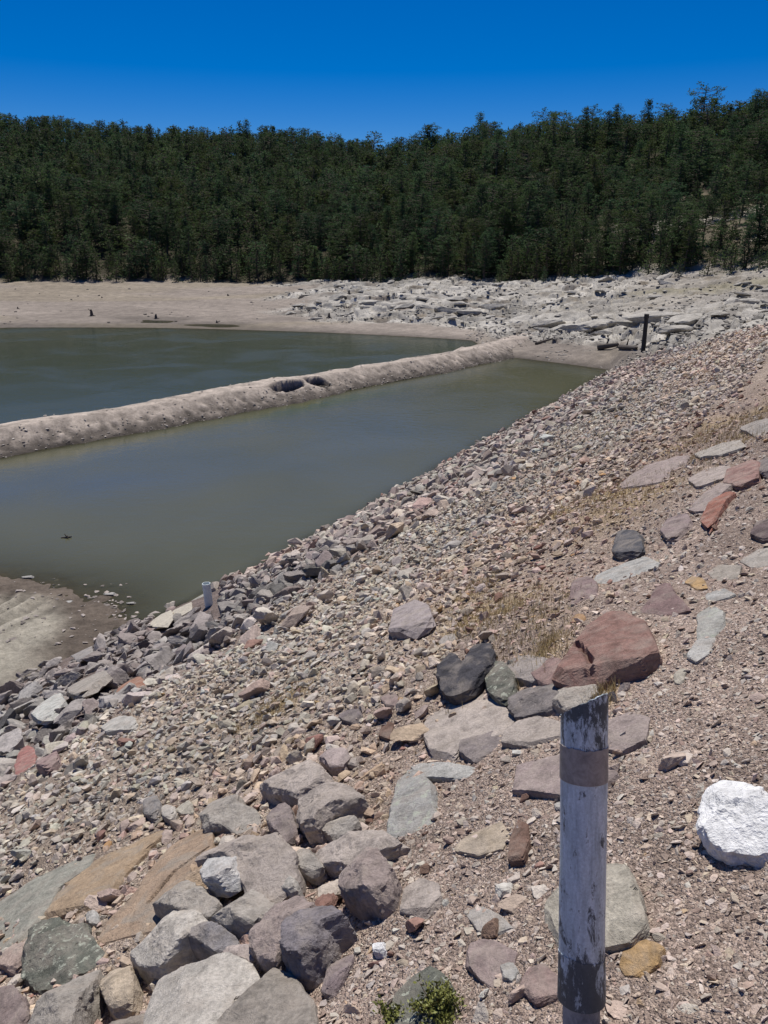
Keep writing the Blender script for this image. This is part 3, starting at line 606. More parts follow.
# --- upper right
B([(612,556),(614,538),(630,527),(643,534),(645,552),(634,560),(622,562)], .24, (.105,.105,.115), 'isolated dark blue-grey block beside a pale slab', cuts=7, pw=.35)
B([(592,584),(598,570),(622,562),(650,553),(668,560),(648,574),(622,588),(602,594)], .08, 'pale', 'flat pale slab just below the dark blue-grey block', cuts=3, pw=.3)
B([(568,604),(572,584),(584,572),(597,582),(598,600),(584,606)], .09, (.25,.185,.175), 'small purplish rock left of the flat pale slab', cuts=5)
B([(636,614),(650,600),(656,584),(668,580),(678,596),(690,606),(664,614)], .10, (.24,.165,.155), 'maroon pointed rock above the brick-red boulder', cuts=6)
B([(684,582),(690,574),(704,580),(708,588),(696,590)], .05, 'ochre', 'small flat orange-brown stone right of the maroon rock', cuts=3)
B([(696,640),(696,612),(708,602),(724,606),(726,626),(712,640)], .09, (.40,.395,.36), 'grey-white rock with a dark lichen patch on the right gravel', mat=M_lich, cuts=3)
B([(686,656),(696,640),(716,638),(712,652),(696,662)], .03, 'pale', 'flat pale stone touching the grey-white lichen rock', cuts=2)
B(el(680,676,12,18,20), .04, 'cream', 'small bone-coloured knobbly stone on the right gravel')
B([(704,592),(724,588),(736,594),(720,602),(706,600)], .03, 'pale', 'thin pale stone above the grey-white lichen rock')
B([(700,520),(710,502),(728,487),(736,492),(722,510),(708,530)], .12, (.33,.15,.11), 'narrow brick-red slab standing at the upper right', cuts=4, pw=.35)
B([(686,508),(702,494),(726,480),(740,480),(722,496),(702,512)], .10, (.34,.28,.255), 'long pinkish-grey slab leaning behind the narrow brick-red slab', cuts=4, pw=.3)
B([(660,532),(668,516),(688,513),(694,524),(682,536),(666,540)], .10, (.28,.22,.21), 'purplish rock left of the narrow brick-red slab', cuts=5)
B([(722,486),(728,464),(748,456),(762,462),(758,478),(738,488)], .16, (.29,.18,.155), 'red-brown rock near the right edge', cuts=6)
B([(750,470),(762,456),(785,455),(790,472),(764,478)], .16, (.20,.175,.165), 'grey-brown rock cut by the right edge', cuts=5)
B([(616,486),(634,470),(664,458),(690,456),(682,474),(652,484),(628,490)], .09, (.37,.30,.275), 'long low pinkish slab on the upper slope', cuts=4, pw=.28)
B([(686,478),(706,464),(730,466),(738,476),(716,486),(696,488)], .08, (.40,.34,.305), 'flat pale pinkish slab between two red-brown rocks', cuts=3, pw=.3)
B([(692,452),(712,444),(740,440),(748,448),(722,456),(700,458)], .09, 'grey', 'flat grey slab on the far upper slope near the right edge', cuts=4, pw=.3)
B([(738,428),(756,420),(775,418),(780,432),(755,436)], .10, (.34,.31,.28), 'grey slab at the right edge beside yellow grass', cuts=4, pw=.3)
B([(750,536),(756,524),(772,518),(785,524),(780,538),(762,540)], .10, (.17,.13,.125), 'dark reddish rock cut by the right edge, below the red-brown one', cuts=6)
B([(736,560),(752,550),(785,546),(785,562),(752,568)], .04, (.38,.35,.31), 'flat pale stone at the right edge', cuts=3)
B([(704,572),(720,564),(742,566),(738,578),(716,582)], .04, (.38,.34,.29), 'flat beige slab right of the orange-brown stone', cuts=3)
B(el(579,618,16,9,-10), .05, 'orange', 'small bright orange stone above the brick-red boulder')
B([(388,632),(394,606),(410,598),(430,606),(434,622),(418,632)], .13, (.37,.32,.31), 'smooth dusty-pink boulder in the middle of the slope', cuts=5, pw=.4)
B([(378,736),(384,720),(394,724),(390,738)], .05, 'brown', 'small brown stone above the speckled upright rock')
B(el(448,640,22,14,-25), .06, (.43,.39,.35), 'pale wedge stone above the black Y-shaped rock')
B(el(352,762,16,9), .05, 'pgrey', 'small pink-grey stone right of the flat pale pink stone')
B(el(390,700,20,14), .05, (.3,.23,.21), 'low reddish stone on gravel left of the broad slab')
B([(652,640),(640,690),(652,700),(700,660),(690,650)][:0] or el(560,805,12,9), .03, 'pale', 'small pale chip beside the post')
# --- shoreline rocks
B([(186,606),(188,588),(206,586),(208,606),(198,610)], .12, (.33,.33,.29), 'squared pale block at the water edge beside the white pipe', cuts=6, pw=.3)
B([(170,612),(178,600),(192,602),(192,614),(178,618)], .1, 'cream', 'pale rounded rock at the water edge, left of the squared block', cuts=5)
B([(150,626),(156,610),(170,608),(176,620),(164,630)], .12, 'cream', 'largest pale rock at the water edge left of the white pipe', cuts=6)
B([(116,694),(122,682),(138,674),(147,682),(144,692),(126,700)], .15, (.36,.19,.13), 'brick-orange rock in the grey shoreline rubble', cuts=5)
B([(48,668),(58,652),(72,650),(78,662),(64,674)], .12, (.36,.33,.31), 'pale slab at the mud flat edge', cuts=5)
B([(70,656),(78,644),(92,646),(94,656),(82,664)], .12, (.31,.29,.275), 'grey slab right of the pale one at the mud flat edge', cuts=5)
B([(30,716),(44,700),(62,692),(66,700),(54,714),(38,722)], .2, (.48,.48,.44), 'white-faced slab in the grey rubble near the left edge', cuts=5)
B([(100,728),(112,716),(134,716),(138,722),(122,730),(106,734)], .15, (.45,.43,.39), 'long whitish slab between grey and tan rubble', cuts=5, pw=.35)
B([(64,692),(82,676),(104,668),(112,674),(96,688),(76,700)], .2, 'grey', 'long grey slab below the mud flat edge slabs', cuts=5)
B([(14,782),(18,760),(30,742),(38,752),(34,772),(26,786)], .14, (.33,.16,.14), 'dark red slab in the rubble near the left edge', cuts=5)
B([(36,770),(44,752),(56,746),(60,760),(46,772)], .14, (.33,.235,.22), 'dusty red slab right of the dark red one', cuts=5)

TR.append(np.array([tu(*damhit(x, y)[:2]) for x, y in [(196, 596), (222, 596), (226, 622), (194, 622)]]))
# ------------------------------------------------------------------ scattered stones of the slope
def jitter(t0, t1, u0, u1, d, seed, jit=.5):
    r = np.random.default_rng(seed)
    a, b = np.meshgrid(np.arange(t0, t1, d*1.12), np.arange(u0, u1, d*.9)); a = a.ravel(); b = b.ravel()
    return a+r.uniform(-jit, jit, a.size)*d, b+r.uniform(-jit, jit, b.size)*d
def inframe(t, u, m=60):
    X, Y = xy(t, u); z = SL*(UW-u); px, py, dp = project(X, Y, z); return (dp > .4) & (px > -m-40) & (px < 768+m) & (py < 1024+m+60)
def inpoly_any(t, u, grow=0.0):
    k = np.zeros(t.shape, bool)
    for p in TR:
        bb = (t > p[:, 0].min()-.1) & (t < p[:, 0].max()+.1) & (u > p[:, 1].min()-.1) & (u < p[:, 1].max()+.1)
        if bb.any(): k[bb] |= polydist(t[bb], u[bb], p) > -grow
    return k
def pal(colors, weights, n, r):
    c = np.array([COLR[k] if isinstance(k, str) else k for k in colors]); w_ = np.array(weights, float); w_ /= w_.sum()
    idx = r.choice(len(c), n, p=w_); v = c[idx]*r.normal(1, .13, n)[:, None].clip(.6, 1.5)*(1+r.normal(0, .025, (n, 3))); return v.clip(.03, .75), idx
PA = (['grey', 'pgrey', 'purple', 'dgrey', 'pink', 'lgrey', 'red'], [28, 28, 18, 5, 7, 14, 1])
PB = (['cream', 'lgrey', 'tan', 'pink', 'pgrey', 'pale', 'grey', 'ochre', 'red', 'dgrey'], [22, 28, 18, 6, 14, 16, 12, .7, .9, 2])
PC = (['pgrey', 'brown', 'pink', 'tan', 'lgrey', 'red', 'pale', 'grey', 'ochre'], [28, 13, 22, 20, 13, 3, 9, 10, .8])
ST = []  # t,u,size,color(3),flat
def add(t, u, s, c, lay, cid):
    ST.append(np.column_stack([t, u, s, c, np.full(len(t), lay), cid]))
def put(t0, t1, u0, u1, d, smin, smax, keep, seed, lay, power=1.8, avoid=0.0):
    r = np.random.default_rng(seed); t, u = jitter(t0, t1, u0, u1, d, seed)
    k = inframe(t, u) & (t < tend(u)+.5); t, u = t[k], u[k]
    a, c = palette_zone(t, u); k = r.random(len(t)) < keep(a, c, t, u); t, u, a, c = t[k], u[k], a[k], c[k]
    if avoid is not None: k = ~inpoly_any(t, u, .01); t, u, a, c = t[k], u[k], a[k], c[k]
    n = len(t); s = smin+(smax-smin)*r.random(n)**power
    ca, ia = pal(*PA, n, r); cb, ib = pal(*PB, n, r); cc, ic = pal(*PC, n, r); q = r.random(n)
    fa = q < a; fc = (q > 1-c) & ~fa
    co = np.where(fa[:, None], ca, np.where(fc[:, None], cc, cb)); ci = np.where(fa, ia, np.where(fc, ic+20, ib+10))
    # reddish belt runs along the middle of the wet zone far off, paler grey on top
    add(t, u, s, co, lay, ci)
near = lambda t: t < 20
# big riprap near the water
put(-3, 20, 4.2, 12.0, .24, .19, .44, lambda a, c, t, u: a*.97, 1, 0)
put(-3, 20, 4.0, 12.0, .15, .10, .23, lambda a, c, t, u: a*.9, 2, 0)
put(20, 60, 2.5, 13.5, .27, .18, .40, lambda a, c, t, u: a*.95, 3, 0)
put(20, 60, 0, 13.5, .185, .10, .23, lambda a, c, t, u: .85-.5*c, 4, 0)
# middle belt of small pale rubble
put(-2, 20, .8, 7.5, .088, .055, .13, lambda a, c, t, u: (1-c)*(1-a)*.95, 5, 0)
put(-2, 20, .8, 7.0, .27, .12, .24, lambda a, c, t, u: (1-c)*(1-a)*.6*sm(-.35, .35, fbm(np.stack([t*.8, u*1.2, t*0], 1), 3, 141)), 6, 0)
put(-2, 12, .4, 7.5, .06, .035, .075, lambda a, c, t, u: (1-c*.75)*(1-a)*.9, 7, 1, avoid=None)
put(20, 46, -1, 7, .17, .10, .2, lambda a, c, t, u: .8*(1-a)*(1-.45*c), 8, 0)
# sparse stones on the upper gravel
put(0, 30, -1, 3.2, .30, .04, .10, lambda a, c, t, u: c*.35, 9, 0, 3.0, .0)
put(8, 34, -1.5, 3.5, .11, .03, .10, lambda a, c, t, u: c*.55, 10, 1, 2)
# gravel
put(0, 3.6, -.8, 2.6, .027, .014, .046, lambda a, c, t, u: .25+.72*c, 11, 2, 2.0, None)
put(3.6, 10, -.8, 3.6, .045, .02, .065, lambda a, c, t, u: .15+.8*c, 12, 2, 2.2, None)
put(1.0, 7, .2, 5.0, .05, .02, .05, lambda a, c, t, u: (1-c)*.8, 13, 2, 2.0, None)
put(.2, 4, -.8, 2.6, .019, .008, .018, lambda a, c, t, u: .2+.6*c, 15, 2, 1.5, None)
put(.4, 5, -.6, 2.2, .11, .03, .07, lambda a, c, t, u: .5*c, 14, 2, 2.0, -.02)
ST = np.concatenate(ST); print('stones', len(ST))
tt_, uu_ = ST[:, 0], ST[:, 1]; X_, Y_ = xy(tt_, uu_); Z_ = dam_z(tt_, uu_); px_, py_, dp_ = project(X_, Y_, Z_)
rS = np.random.default_rng(99)
size_px = ST[:, 2]*F/dp_
vis = (px_ > 4) & (px_ < 764) & (py_ > 250) & (py_ < 1016) & (uu_ < UW+.8)
NIND = max(0, 300-len(TR)-4)
cand = np.where(vis)[0]; cand = cand[np.argsort(-size_px[cand])][:NIND]
isind = np.zeros(len(ST), bool); isind[cand] = True
print('individual stones', len(cand), 'smallest px', size_px[cand].min() if len(cand) else 0)
# orientation shared by all: long axis mostly lies in the slope
def orient(n, r, tiltamp=.45):
    a = r.uniform(0, 2*PI, n); bx = r.normal(0, tiltamp, n); by = r.normal(0, tiltamp, n)
    ca, sa, cx, sx, cy, sy = np.cos(a), np.sin(a), np.cos(bx), np.sin(bx), np.cos(by), np.sin(by)
    Rz = np.zeros((n, 3, 3)); Rz[:, 0, 0] = ca; Rz[:, 0, 1] = -sa; Rz[:, 1, 0] = sa; Rz[:, 1, 1] = ca; Rz[:, 2, 2] = 1
    Rx = np.zeros((n, 3, 3)); Rx[:, 0, 0] = 1; Rx[:, 1, 1] = cx; Rx[:, 1, 2] = -sx; Rx[:, 2, 1] = sx; Rx[:, 2, 2] = cx
    Ry = np.zeros((n, 3, 3)); Ry[:, 1, 1] = 1; Ry[:, 0, 0] = cy; Ry[:, 0, 2] = sy; Ry[:, 2, 0] = -sy; Ry[:, 2, 2] = cy
    return FR[None]@(Rx@Ry@Rz)
ORI = orient(len(ST), rS); LIFT = rS.uniform(-.08, .30, len(ST)); LIFT[ST[:, 6] == 0] = rS.uniform(-.1, .42, (ST[:, 6] == 0).sum())
LIFT[ST[:, 6] == 2] = rS.uniform(-.12, .16, (ST[:, 6] == 2).sum())
CEN = np.stack([X_, Y_, Z_], 1)+FR[:, 2][None]*(LIFT*ST[:, 2]*.7)[:, None]
SC3 = np.stack([rS.uniform(.85, 1.25, len(ST)), rS.uniform(.8, 1.15, len(ST)), rS.uniform(.7, 1.25, len(ST))], 1)
SC3[ST[:, 6] == 2, 2] *= .62
ST[ST[:, 6] == 2, 3:6] = ST[ST[:, 6] == 2, 3:6]*.6+np.array([.41, .345, .30])*.4*rS.uniform(.75, 1.25, ((ST[:, 6] == 2).sum(), 1))
lf = fbm(np.stack([ST[:, 0]*.22, ST[:, 1]*.45, ST[:, 0]*0], 1), 3, 131); lg = fbm(np.stack([ST[:, 0]*.3+9, ST[:, 1]*.5, ST[:, 0]*0], 1), 3, 132)
ST[:, 3:6] *= 1.0+np.clip(lf+.15, 0, .6)[:, None]*np.array([.17, .0, -.06])[None]+.14*np.clip(lg, -.8, .8)[:, None]
ST[:, 3:6] = np.minimum(ST[:, 3:6]*np.array([1.15, 1.12, 1.07]), .75)
dk_ = (sm(5.2, 7.5, ST[:, 1])*(1-sm(9, 17, ST[:, 0])))[:, None]; gm_ = ST[:, 3:6].mean(1)[:, None]; ST[:, 3:6] = ST[:, 3:6]*(1-dk_)+dk_*.74*(ST[:, 3:6]*.45+.55*gm_*np.array([1.0, .98, .97]))
ST[:, 3:6] = ST[:, 3:6]*.85+.15*ST[:, 3:6].mean(1)[:, None]*np.array([1.06, 1, .93])
def scatter_mesh(name, idx, protos, mat, smooth=False):
    Vs, Fs, Cs = [], [], []; off = 0; which = rS.integers(0, len(protos), len(idx))
    for k, (V, Fc) in enumerate(protos):
        ii = idx[which == k]
        if not len(ii): continue
        W = np.einsum('nij,nvj->nvi', ORI[ii], V[None]*(SC3[ii]*ST[ii, 2:3])[:, None, :])+CEN[ii][:, None, :]
        n, v = len(ii), len(V); Vs.append(W.reshape(-1, 3)); Fs.append((Fc[None]+(np.arange(n)*v)[:, None, None]+off).reshape(-1, Fc.shape[1])); off += n*v
        Cs.append(np.repeat(ST[ii, 3:6], v, 0))
    return link(name, mesh_np(name, np.concatenate(Vs), np.concatenate(Fs), [mat], attr=np.concatenate(Cs), smooth=smooth))
def hull_proto(seed, n=11, dims=(1, .75, .55)):
    r = np.random.default_rng(seed); bm = bmesh.new(); p = r.normal(size=(n, 3)); p /= np.linalg.norm(p, axis=1)[:, None]; p *= r.uniform(.8, 1, n)[:, None]
    for q in p: bm.verts.new(q)
    bmesh.ops.convex_hull(bm, input=bm.verts); bmesh.ops.delete(bm, geom=[v for v in bm.verts if not v.link_faces], context='VERTS'); bm.verts.index_update()
    V = np.array([v.co[:] for v in bm.verts]); Fc = np.array([[v.index for v in f.verts] for f in bm.faces]); bm.free()
    return V*np.array(dims)*.55, Fc
big = [rock_proto(4, 300+k, 9+k % 5, .05, dims=(1, .8, .5), lo=.42, hi=.8) for k in range(14)]
med = [hull_proto(400+k, 12+k % 6, (1.05, .8, .52)) for k in range(20)]
tiny = [hull_proto(500+k, 9+k % 5) for k in range(16)]
rest = ~isind
lay = ST[:, 6]
ia = np.where(rest & (lay == 0) & (size_px > 7))[0]; ib = np.where(rest & (lay == 0) & (size_px <= 7))[0]; ic = np.where(rest & (lay == 1))[0]; idd = np.where(rest & (lay == 2))[0]
print(len(ia), len(ib), len(ic), len(idd))
o = scatter_mesh('riprap_stones', ia, med, M_attr); tag(o, 'angular grey, purple and tan riprap stones covering the dam slope', 'riprap', kind='stuff')
o = scatter_mesh('riprap_rubble', np.concatenate([ib, ic]), tiny, M_attr); tag(o, 'small pale rubble stones filling the dam slope', 'rubble', kind='stuff')
o = scatter_mesh('gravel', idd, tiny, M_attr); tag(o, 'reddish-brown gravel on the upper part of the slope', 'gravel', kind='stuff')
# --- the largest scattered stones, one object each
protos = [mesh_np('stone', V, Fc, [M_obj]) for V, Fc in big]
LM = [(207, 596, 'white pipe at the waterline'), (466, 668, 'black Y-shaped rock'), (410, 615, 'dusty-pink boulder'), (628, 545, 'dark blue-grey block'), (604, 645, 'brick-red boulder'),
      (130, 688, 'brick-orange shoreline rock'), (28, 765, 'dark red slab at the left'), (110, 880, 'orange slabs'), (270, 800, 'grey boulder heap'), (412, 805, 'speckled upright rock'), (65, 655, 'mud flat'),
      (50, 708, 'white-faced slab'), (120, 724, 'long whitish slab'), (735, 815, 'white painted rock'), (583, 850, 'slanted post'), (465, 720, 'broad dusty-pink slab'), (643, 335, 'far dark pole'), (720, 505, 'narrow brick-red slab'),
      (300, 555, 'near waterline bend'), (335, 760, 'flat pale pink stone'), (60, 950, 'mottled lichen boulder'), (30, 905, 'greenish-grey slab'), (290, 640, 'pinkish rubble belt')]
CN = {0: 'grey', 1: 'pinkish-grey', 2: 'purplish-grey', 3: 'dark grey', 4: 'pink', 5: 'light grey', 6: 'dull red', 10: 'cream', 11: 'light grey', 12: 'tan', 13: 'pink', 14: 'pinkish-grey', 15: 'whitish', 16: 'grey', 17: 'ochre', 18: 'dull red', 19: 'dark grey',
      20: 'pinkish-grey', 21: 'brown', 22: 'pink', 23: 'tan', 24: 'light grey', 25: 'dull red', 26: 'whitish', 27: 'grey', 28: 'ochre'}
NUM = ['nearest', 'second nearest', 'third nearest', 'fourth nearest', 'fifth nearest', 'sixth nearest', 'seventh nearest', 'eighth nearest', 'ninth nearest', 'tenth nearest']
info = []
for i in cand:
    dd = [math.hypot(px_[i]-a, py_[i]-b) for a, b, _ in LM]; j = int(np.argmin(dd)); a, b, nm = LM[j]; dx, dy = px_[i]-a, py_[i]-b
    rel = ('right of' if dx > 0 else 'left of') if abs(dx) > abs(dy) else ('below' if dy > 0 else 'above')
    info.append([CN[int(ST[i, 7])], rel, nm, dd[j], i])
cnt = {}
for r_ in sorted(info, key=lambda q: q[3]):
    k = (r_[0], r_[1], r_[2]); n = cnt.get(k, 0); cnt[k] = n+1; r_.append(n)
for c_, rel, nm, d_, i, n in info:
    tot = cnt[(c_, rel, nm)]
    lab = f'{c_} angular riprap stone {rel} the {nm}' if tot == 1 else f'{c_} stone, {NUM[n] if n < 10 else "one of the farthest"} of its kind {rel} the {nm}'
    lab = lab.replace('one of the farthest of its kind', 'among the farthest of its kind')
    if len(lab.split()) > 16: lab = lab.replace(' of its kind', '').replace('angular riprap', 'riprap')
    o = bpy.data.objects.new('riprap_stone', protos[int(rS.integers(0, len(protos)))]); col.objects.link(o)
    M = Matrix(ORI[i].tolist())@Matrix.Diagonal(Vector((SC3[i]*ST[i, 2]*1.0).tolist())); o.matrix_world = Matrix.Translation(Vector(CEN[i].tolist()))@M.to_4x4()
    o.color = (*ST[i, 3:6], 1); tag(o, lab, 'riprap stone', 'riprap stones on the dam slope')
# ------------------------------------------------------------------ posts and pipes
def weather_mat(extra=0):
    m, t, b, out = newmat('weathered_plastic')
    tc = N(t, 'ShaderNodeTexCoord').outputs['Object']
    mp = N(t, 'ShaderNodeMapping'); mp.inputs['Scale'].default_value = (1, 1, .16); t.links.new(tc, mp.inputs[0])
    st = noise(t, mp.outputs[0], 60, 6, .65, .3); mp2 = N(t, 'ShaderNodeMapping'); mp2.inputs['Scale'].default_value = (1, 1, .45); t.links.new(tc, mp2.inputs[0]); blot = noise(t, mp2.outputs[0], 26, 9, .78, .5); fine = noise(t, tc, 160, 4, .7)
    base = ramp(t, st.outputs[0], [(.25, (.32, .37, .40)), (.45, (.58, .67, .72)), (.6, (.74, .83, .88)), (.8, (.88, .93, .95))])
    sep = N(t, 'ShaderNodeSeparateXYZ'); t.links.new(tc, sep.inputs[0])
    # grime gathers at the sawn top and near the sleeve
    hz = N(t, 'ShaderNodeMapRange'); hz.inputs[1].default_value = .0; hz.inputs[2].default_value = .80; t.links.new(sep.outputs[2], hz.inputs[0])
    g = ramp(t, hz.outputs[0], [(0, .24), (.14, .20), (.30, .10), (.36, .045), (.78, .03), (.88, .12), (.95, .19), (1, .17)]); 
    # dark streaks
    ad = N(t, 'ShaderNodeMath', operation='ADD'); t.links.new(blot.outputs[0], ad.inputs[0]); t.links.new(g.outputs[0], ad.inputs[1])
    st2 = N(t, 'ShaderNodeMath', operation='MULTIPLY_ADD'); t.links.new(st.outputs[0], st2.inputs[0]); st2.inputs[1].default_value = .45; t.links.new(ad.outputs[0], st2.inputs[2])
    dk = ramp(t, st2.outputs[0], [(.83-extra*.6, 0.0), (.90-extra*.6, .92)])
    mx = N(t, 'ShaderNodeMix', data_type='RGBA'); t.links.new(dk.outputs[0], mx.inputs[0]); t.links.new(base.outputs[0], mx.inputs[6]); mx.inputs[7].default_value = (.030, .040, .052, 1)
    c = mul(t, mx.outputs[2], ramp(t, fine.outputs[0], [(.3, .8), (.7, 1.15)]).outputs[0]).outputs[2]
    t.links.new(c, b.inputs['Base Color']); b.inputs['Roughness'].default_value = .55
    bp = N(t, 'ShaderNodeBump'); bp.inputs['Strength'].default_value = .3; bp.inputs['Distance'].default_value = .002; t.links.new(blot.outputs[0], bp.inputs['Height']); t.links.new(bp.outputs[0], b.inputs['Normal'])
    return m
def plain(name, c, rough=.6, sc=30, con=.3):
    m, t, b, out = newmat(name); tc = N(t, 'ShaderNodeTexCoord').outputs['Object']; n = noise(t, tc, sc, 6, .7, .5); r = ramp(t, n.outputs[0], [(.3, 1-con), (.7, 1+con)])
    t.links.new(mul(t, (*c,)[:3], r.outputs[0]).outputs[2], b.inputs['Base Color']); b.inputs['Roughness'].default_value = rough; return m
M_pipe = weather_mat(); M_tape = plain('brown_tape', (.36, .315, .28), .6, 45, .35); M_grime = plain('grimy_sleeve', (.13, .145, .175), .55, 34, .85)
M_core = plain('dusty_core', (.30, .30, .31), .85, 40, .4)
base = Vector(damhit(581, 1032).tolist())
def at_depth(x, y, dep): r = ray(x, y); return Vector((r[0], r[1], r[2]))*(dep/F)+Vector((0, 0, H))
bd = base.y*CP-(base.z-H)*SP
topc = at_depth(584.5, 704, bd*.985)
ax = (topc-base); Lp = ax.length; ax.normalize()
vdir = Vector((0, -CP, SP)); side = Vector((1, 0, 0)); side = (side-ax*side.dot(ax)).normalized(); fro = ax.cross(side); 
if fro.dot(Vector((0, -1, 0))) < 0: fro = -fro
MR = Matrix((side, -fro, ax)).transposed().to_4x4()
M_pipe2 = weather_mat(.05)
root = bpy.data.objects.new('marker_post', None); col.objects.link(root); root.matrix_world = Matrix.Translation(base)@MR
tag(root, 'weathered bluish plastic pipe post with slanted top and brown tape band, standing on gravel', 'post', 'posts and pipes at the reservoir')
RP = 45.5*bd/F/2
sc_ = Lp/328.0     # metres per photo row
def tube(name, z0, z1, r0, r1, mat, wall=.005, slant=0, n=64, rings=40, wob=.0012, bot=None):
    th = np.linspace(0, 2*PI, n, endpoint=False); zs = np.linspace(0, 1, rings); V = []
    for rad_off in (0, -wall):
        for z in zs:
            ztop = z1+slant*(np.cos(th)) - abs(slant)*.95*np.sin(th)+(.0022*vnoise(np.stack([np.cos(th)*6, np.sin(th)*6, th*0+2], 1), 6)+.0015*vnoise(np.stack([np.cos(th)*17, np.sin(th)*17, th*0], 1), 7))*(wall > .001); zz = z0+(ztop-z0)*z; rr = r0+(r1-r0)*z+rad_off
            w_ = wob*vnoise(np.stack([np.cos(th)*2, np.sin(th)*2, zz*9], 1), 5)
            V.append(np.stack([np.cos(th)*(rr+w_), np.sin(th)*(rr+w_), zz], 1))
    V = np.concatenate(V); Fc = []
    for s_ in (0, 1):
        for a in range(rings-1):
            for b in range(n):
                q = [s_*rings*n+a*n+b, s_*rings*n+a*n+(b+1) % n, s_*rings*n+(a+1)*n+(b+1) % n, s_*rings*n+(a+1)*n+b]; Fc.append(q if s_ == 0 else q[::-1])
    for a, fl in ((rings-1, 0), (0, 1)):
        for b in range(n):
            q = [a*n+b, a*n+(b+1) % n, (rings+a)*n+(b+1) % n, (rings+a)*n+b]; Fc.append(q if not fl else q[::-1])
    me = mesh_np(name, V, np.array(Fc), [mat], smooth=True); me.set_sharp_from_angle(angle=.6); return me
zy = lambda y: (1032-y)*sc_
pipe = link('pipe', tube('pipe', zy(996), zy(704), RP*.985, RP*1.0, M_pipe, slant=10*sc_, rings=60), root)
link('tape_band', tube('tape_band', zy(777), zy(743), RP*1.03, RP*1.03, M_tape, wall=.0012, rings=8, wob=.0008), root)
link('sleeve', tube('sleeve', zy(998), zy(952), RP*1.03, RP*1.005, M_pipe2, wall=.004, rings=14, slant=-2.5*sc_), root)
link('base_pipe', tube('base_pipe', -.15, zy(996), RP*.78, RP*.80, M_core, wall=.006, rings=10), root)
def simple_tube(name, loc, h, r, mat, rings=8, tilt=(0, 0), n=20, wall=.01):
    me = tube(name, -.8, h, r, r, mat, wall=wall, n=n, rings=rings, wob=r*.02); o = link(name, me, loc=loc); o.rotation_euler = (tilt[0], tilt[1], 0); return o
M_wp = plain('pale_plastic_pipe', (.66, .72, .72), .5, 8, .12)
bl = damhit(209.5, 607); z0 = float(dam_z(np.array([tu(bl[0], bl[1])[0]]), np.array([tu(bl[0], bl[1])[1]]))[0])
b2 = ray(209.5, 604); kk = (z0+.25-H)/b2[2]; dpp = kk*F; dpp *= .97; bl = at_depth(210, 613, dpp); tp_ = at_depth(207.5, 581, dpp); z0 = bl[2]-.2
o = simple_tube('drain_pipe', (bl[0], bl[1], z0+.2), (tp_-bl).length, 4.1*dpp/F, M_wp, tilt=(0, -.05)); tag(o, 'upright white plastic pipe stub among the stones at the waterline', 'pipe', 'posts and pipes at the reservoir')
# far dark gauge pole
_r = ray(643, 352); _k = np.linspace(35, 90, 2000)/math.hypot(_r[0], _r[1]); _g = ground_z(_r[0]*_k, _r[1]*_k); _j = int(np.argmax(H+_r[2]*_k < _g)); p0 = np.array([_r[0]*_k[_j], _r[1]*_k[_j], _g[_j]]); print('pole', p0); dpp = (p0[1]*CP-(p0[2]-H)*SP)
M_wood = plain('dark_wood', (.045, .040, .036), .8, 6, .3)
root2 = bpy.data.objects.new('gauge_pole', None); col.objects.link(root2); root2.location = (p0[0], p0[1], p0[2]-.05)
tag(root2, 'dark upright wooden pole standing at the far end of the near pond', 'pole', 'posts and pipes at the reservoir')
me = tube('shaft', -.4, 34*dpp/F+.15, 2.3*dpp/F, 2.0*dpp/F, M_wood, wall=.08, n=14, rings=10, wob=.01); link('shaft', me, root2)
me = tube('cap', 34*dpp/F-.05, 34*dpp/F+.2, 2.6*dpp/F, 2.4*dpp/F, M_wood, wall=.14, n=14, rings=4, wob=.01); link('cap', me, root2)
# ------------------------------------------------------------------ pines
def leaf_mat(src):
    m, t, b, out = newmat('pine_needles_'+src); pos = N(t, 'ShaderNodeNewGeometry').outputs['Position']
    c = N(t, 'ShaderNodeObjectInfo').outputs['Color'] if src == 'obj' else N(t, 'ShaderNodeAttribute', attribute_name='tint').outputs['Color']
    n = noise(t, pos, 1.1, 4, .7); r = ramp(t, n.outputs[0], [(.3, .55), (.7, 1.5)])
    lc = mul(t, c, r.outputs[0]).outputs[2]; t.links.new(lc, b.inputs['Base Color']); tl = N(t, 'ShaderNodeBsdfTranslucent'); t.links.new(lc, tl.inputs[0]); ms = N(t, 'ShaderNodeMixShader'); ms.inputs[0].default_value = .38; t.links.new(b.outputs[0], ms.inputs[1]); t.links.new(tl.outputs[0], ms.inputs[2]); t.links.new(ms.outputs[0], out.inputs[0]); b.inputs['Roughness'].default_value = .75; b.inputs['Specular IOR Level'].default_value = .15
    return m
M_leafO, M_leafA = leaf_mat('obj'), leaf_mat('attr')
M_bark = plain('pine_bark', (.10, .075, .058), .95, 12, .35)
def cone(p0, p1, r0, r1, n=6):
    p0 = np.array(p0, float); p1 = np.array(p1, float); d = p1-p0; L = np.linalg.norm(d); d /= L+1e-9
    a = np.cross(d, [0, 0, 1.0] if abs(d[2]) < .9 else [1.0, 0, 0]); a /= np.linalg.norm(a); b = np.cross(d, a); th = np.arange(n)*2*PI/n
    c = np.cos(th)[:, None]*a+np.sin(th)[:, None]*b; V = np.concatenate([p0+c*r0, p1+c*r1]); Fc = np.array([[k, (k+1) % n, n+(k+1) % n, n+k] for k in range(n)]); return V, Fc
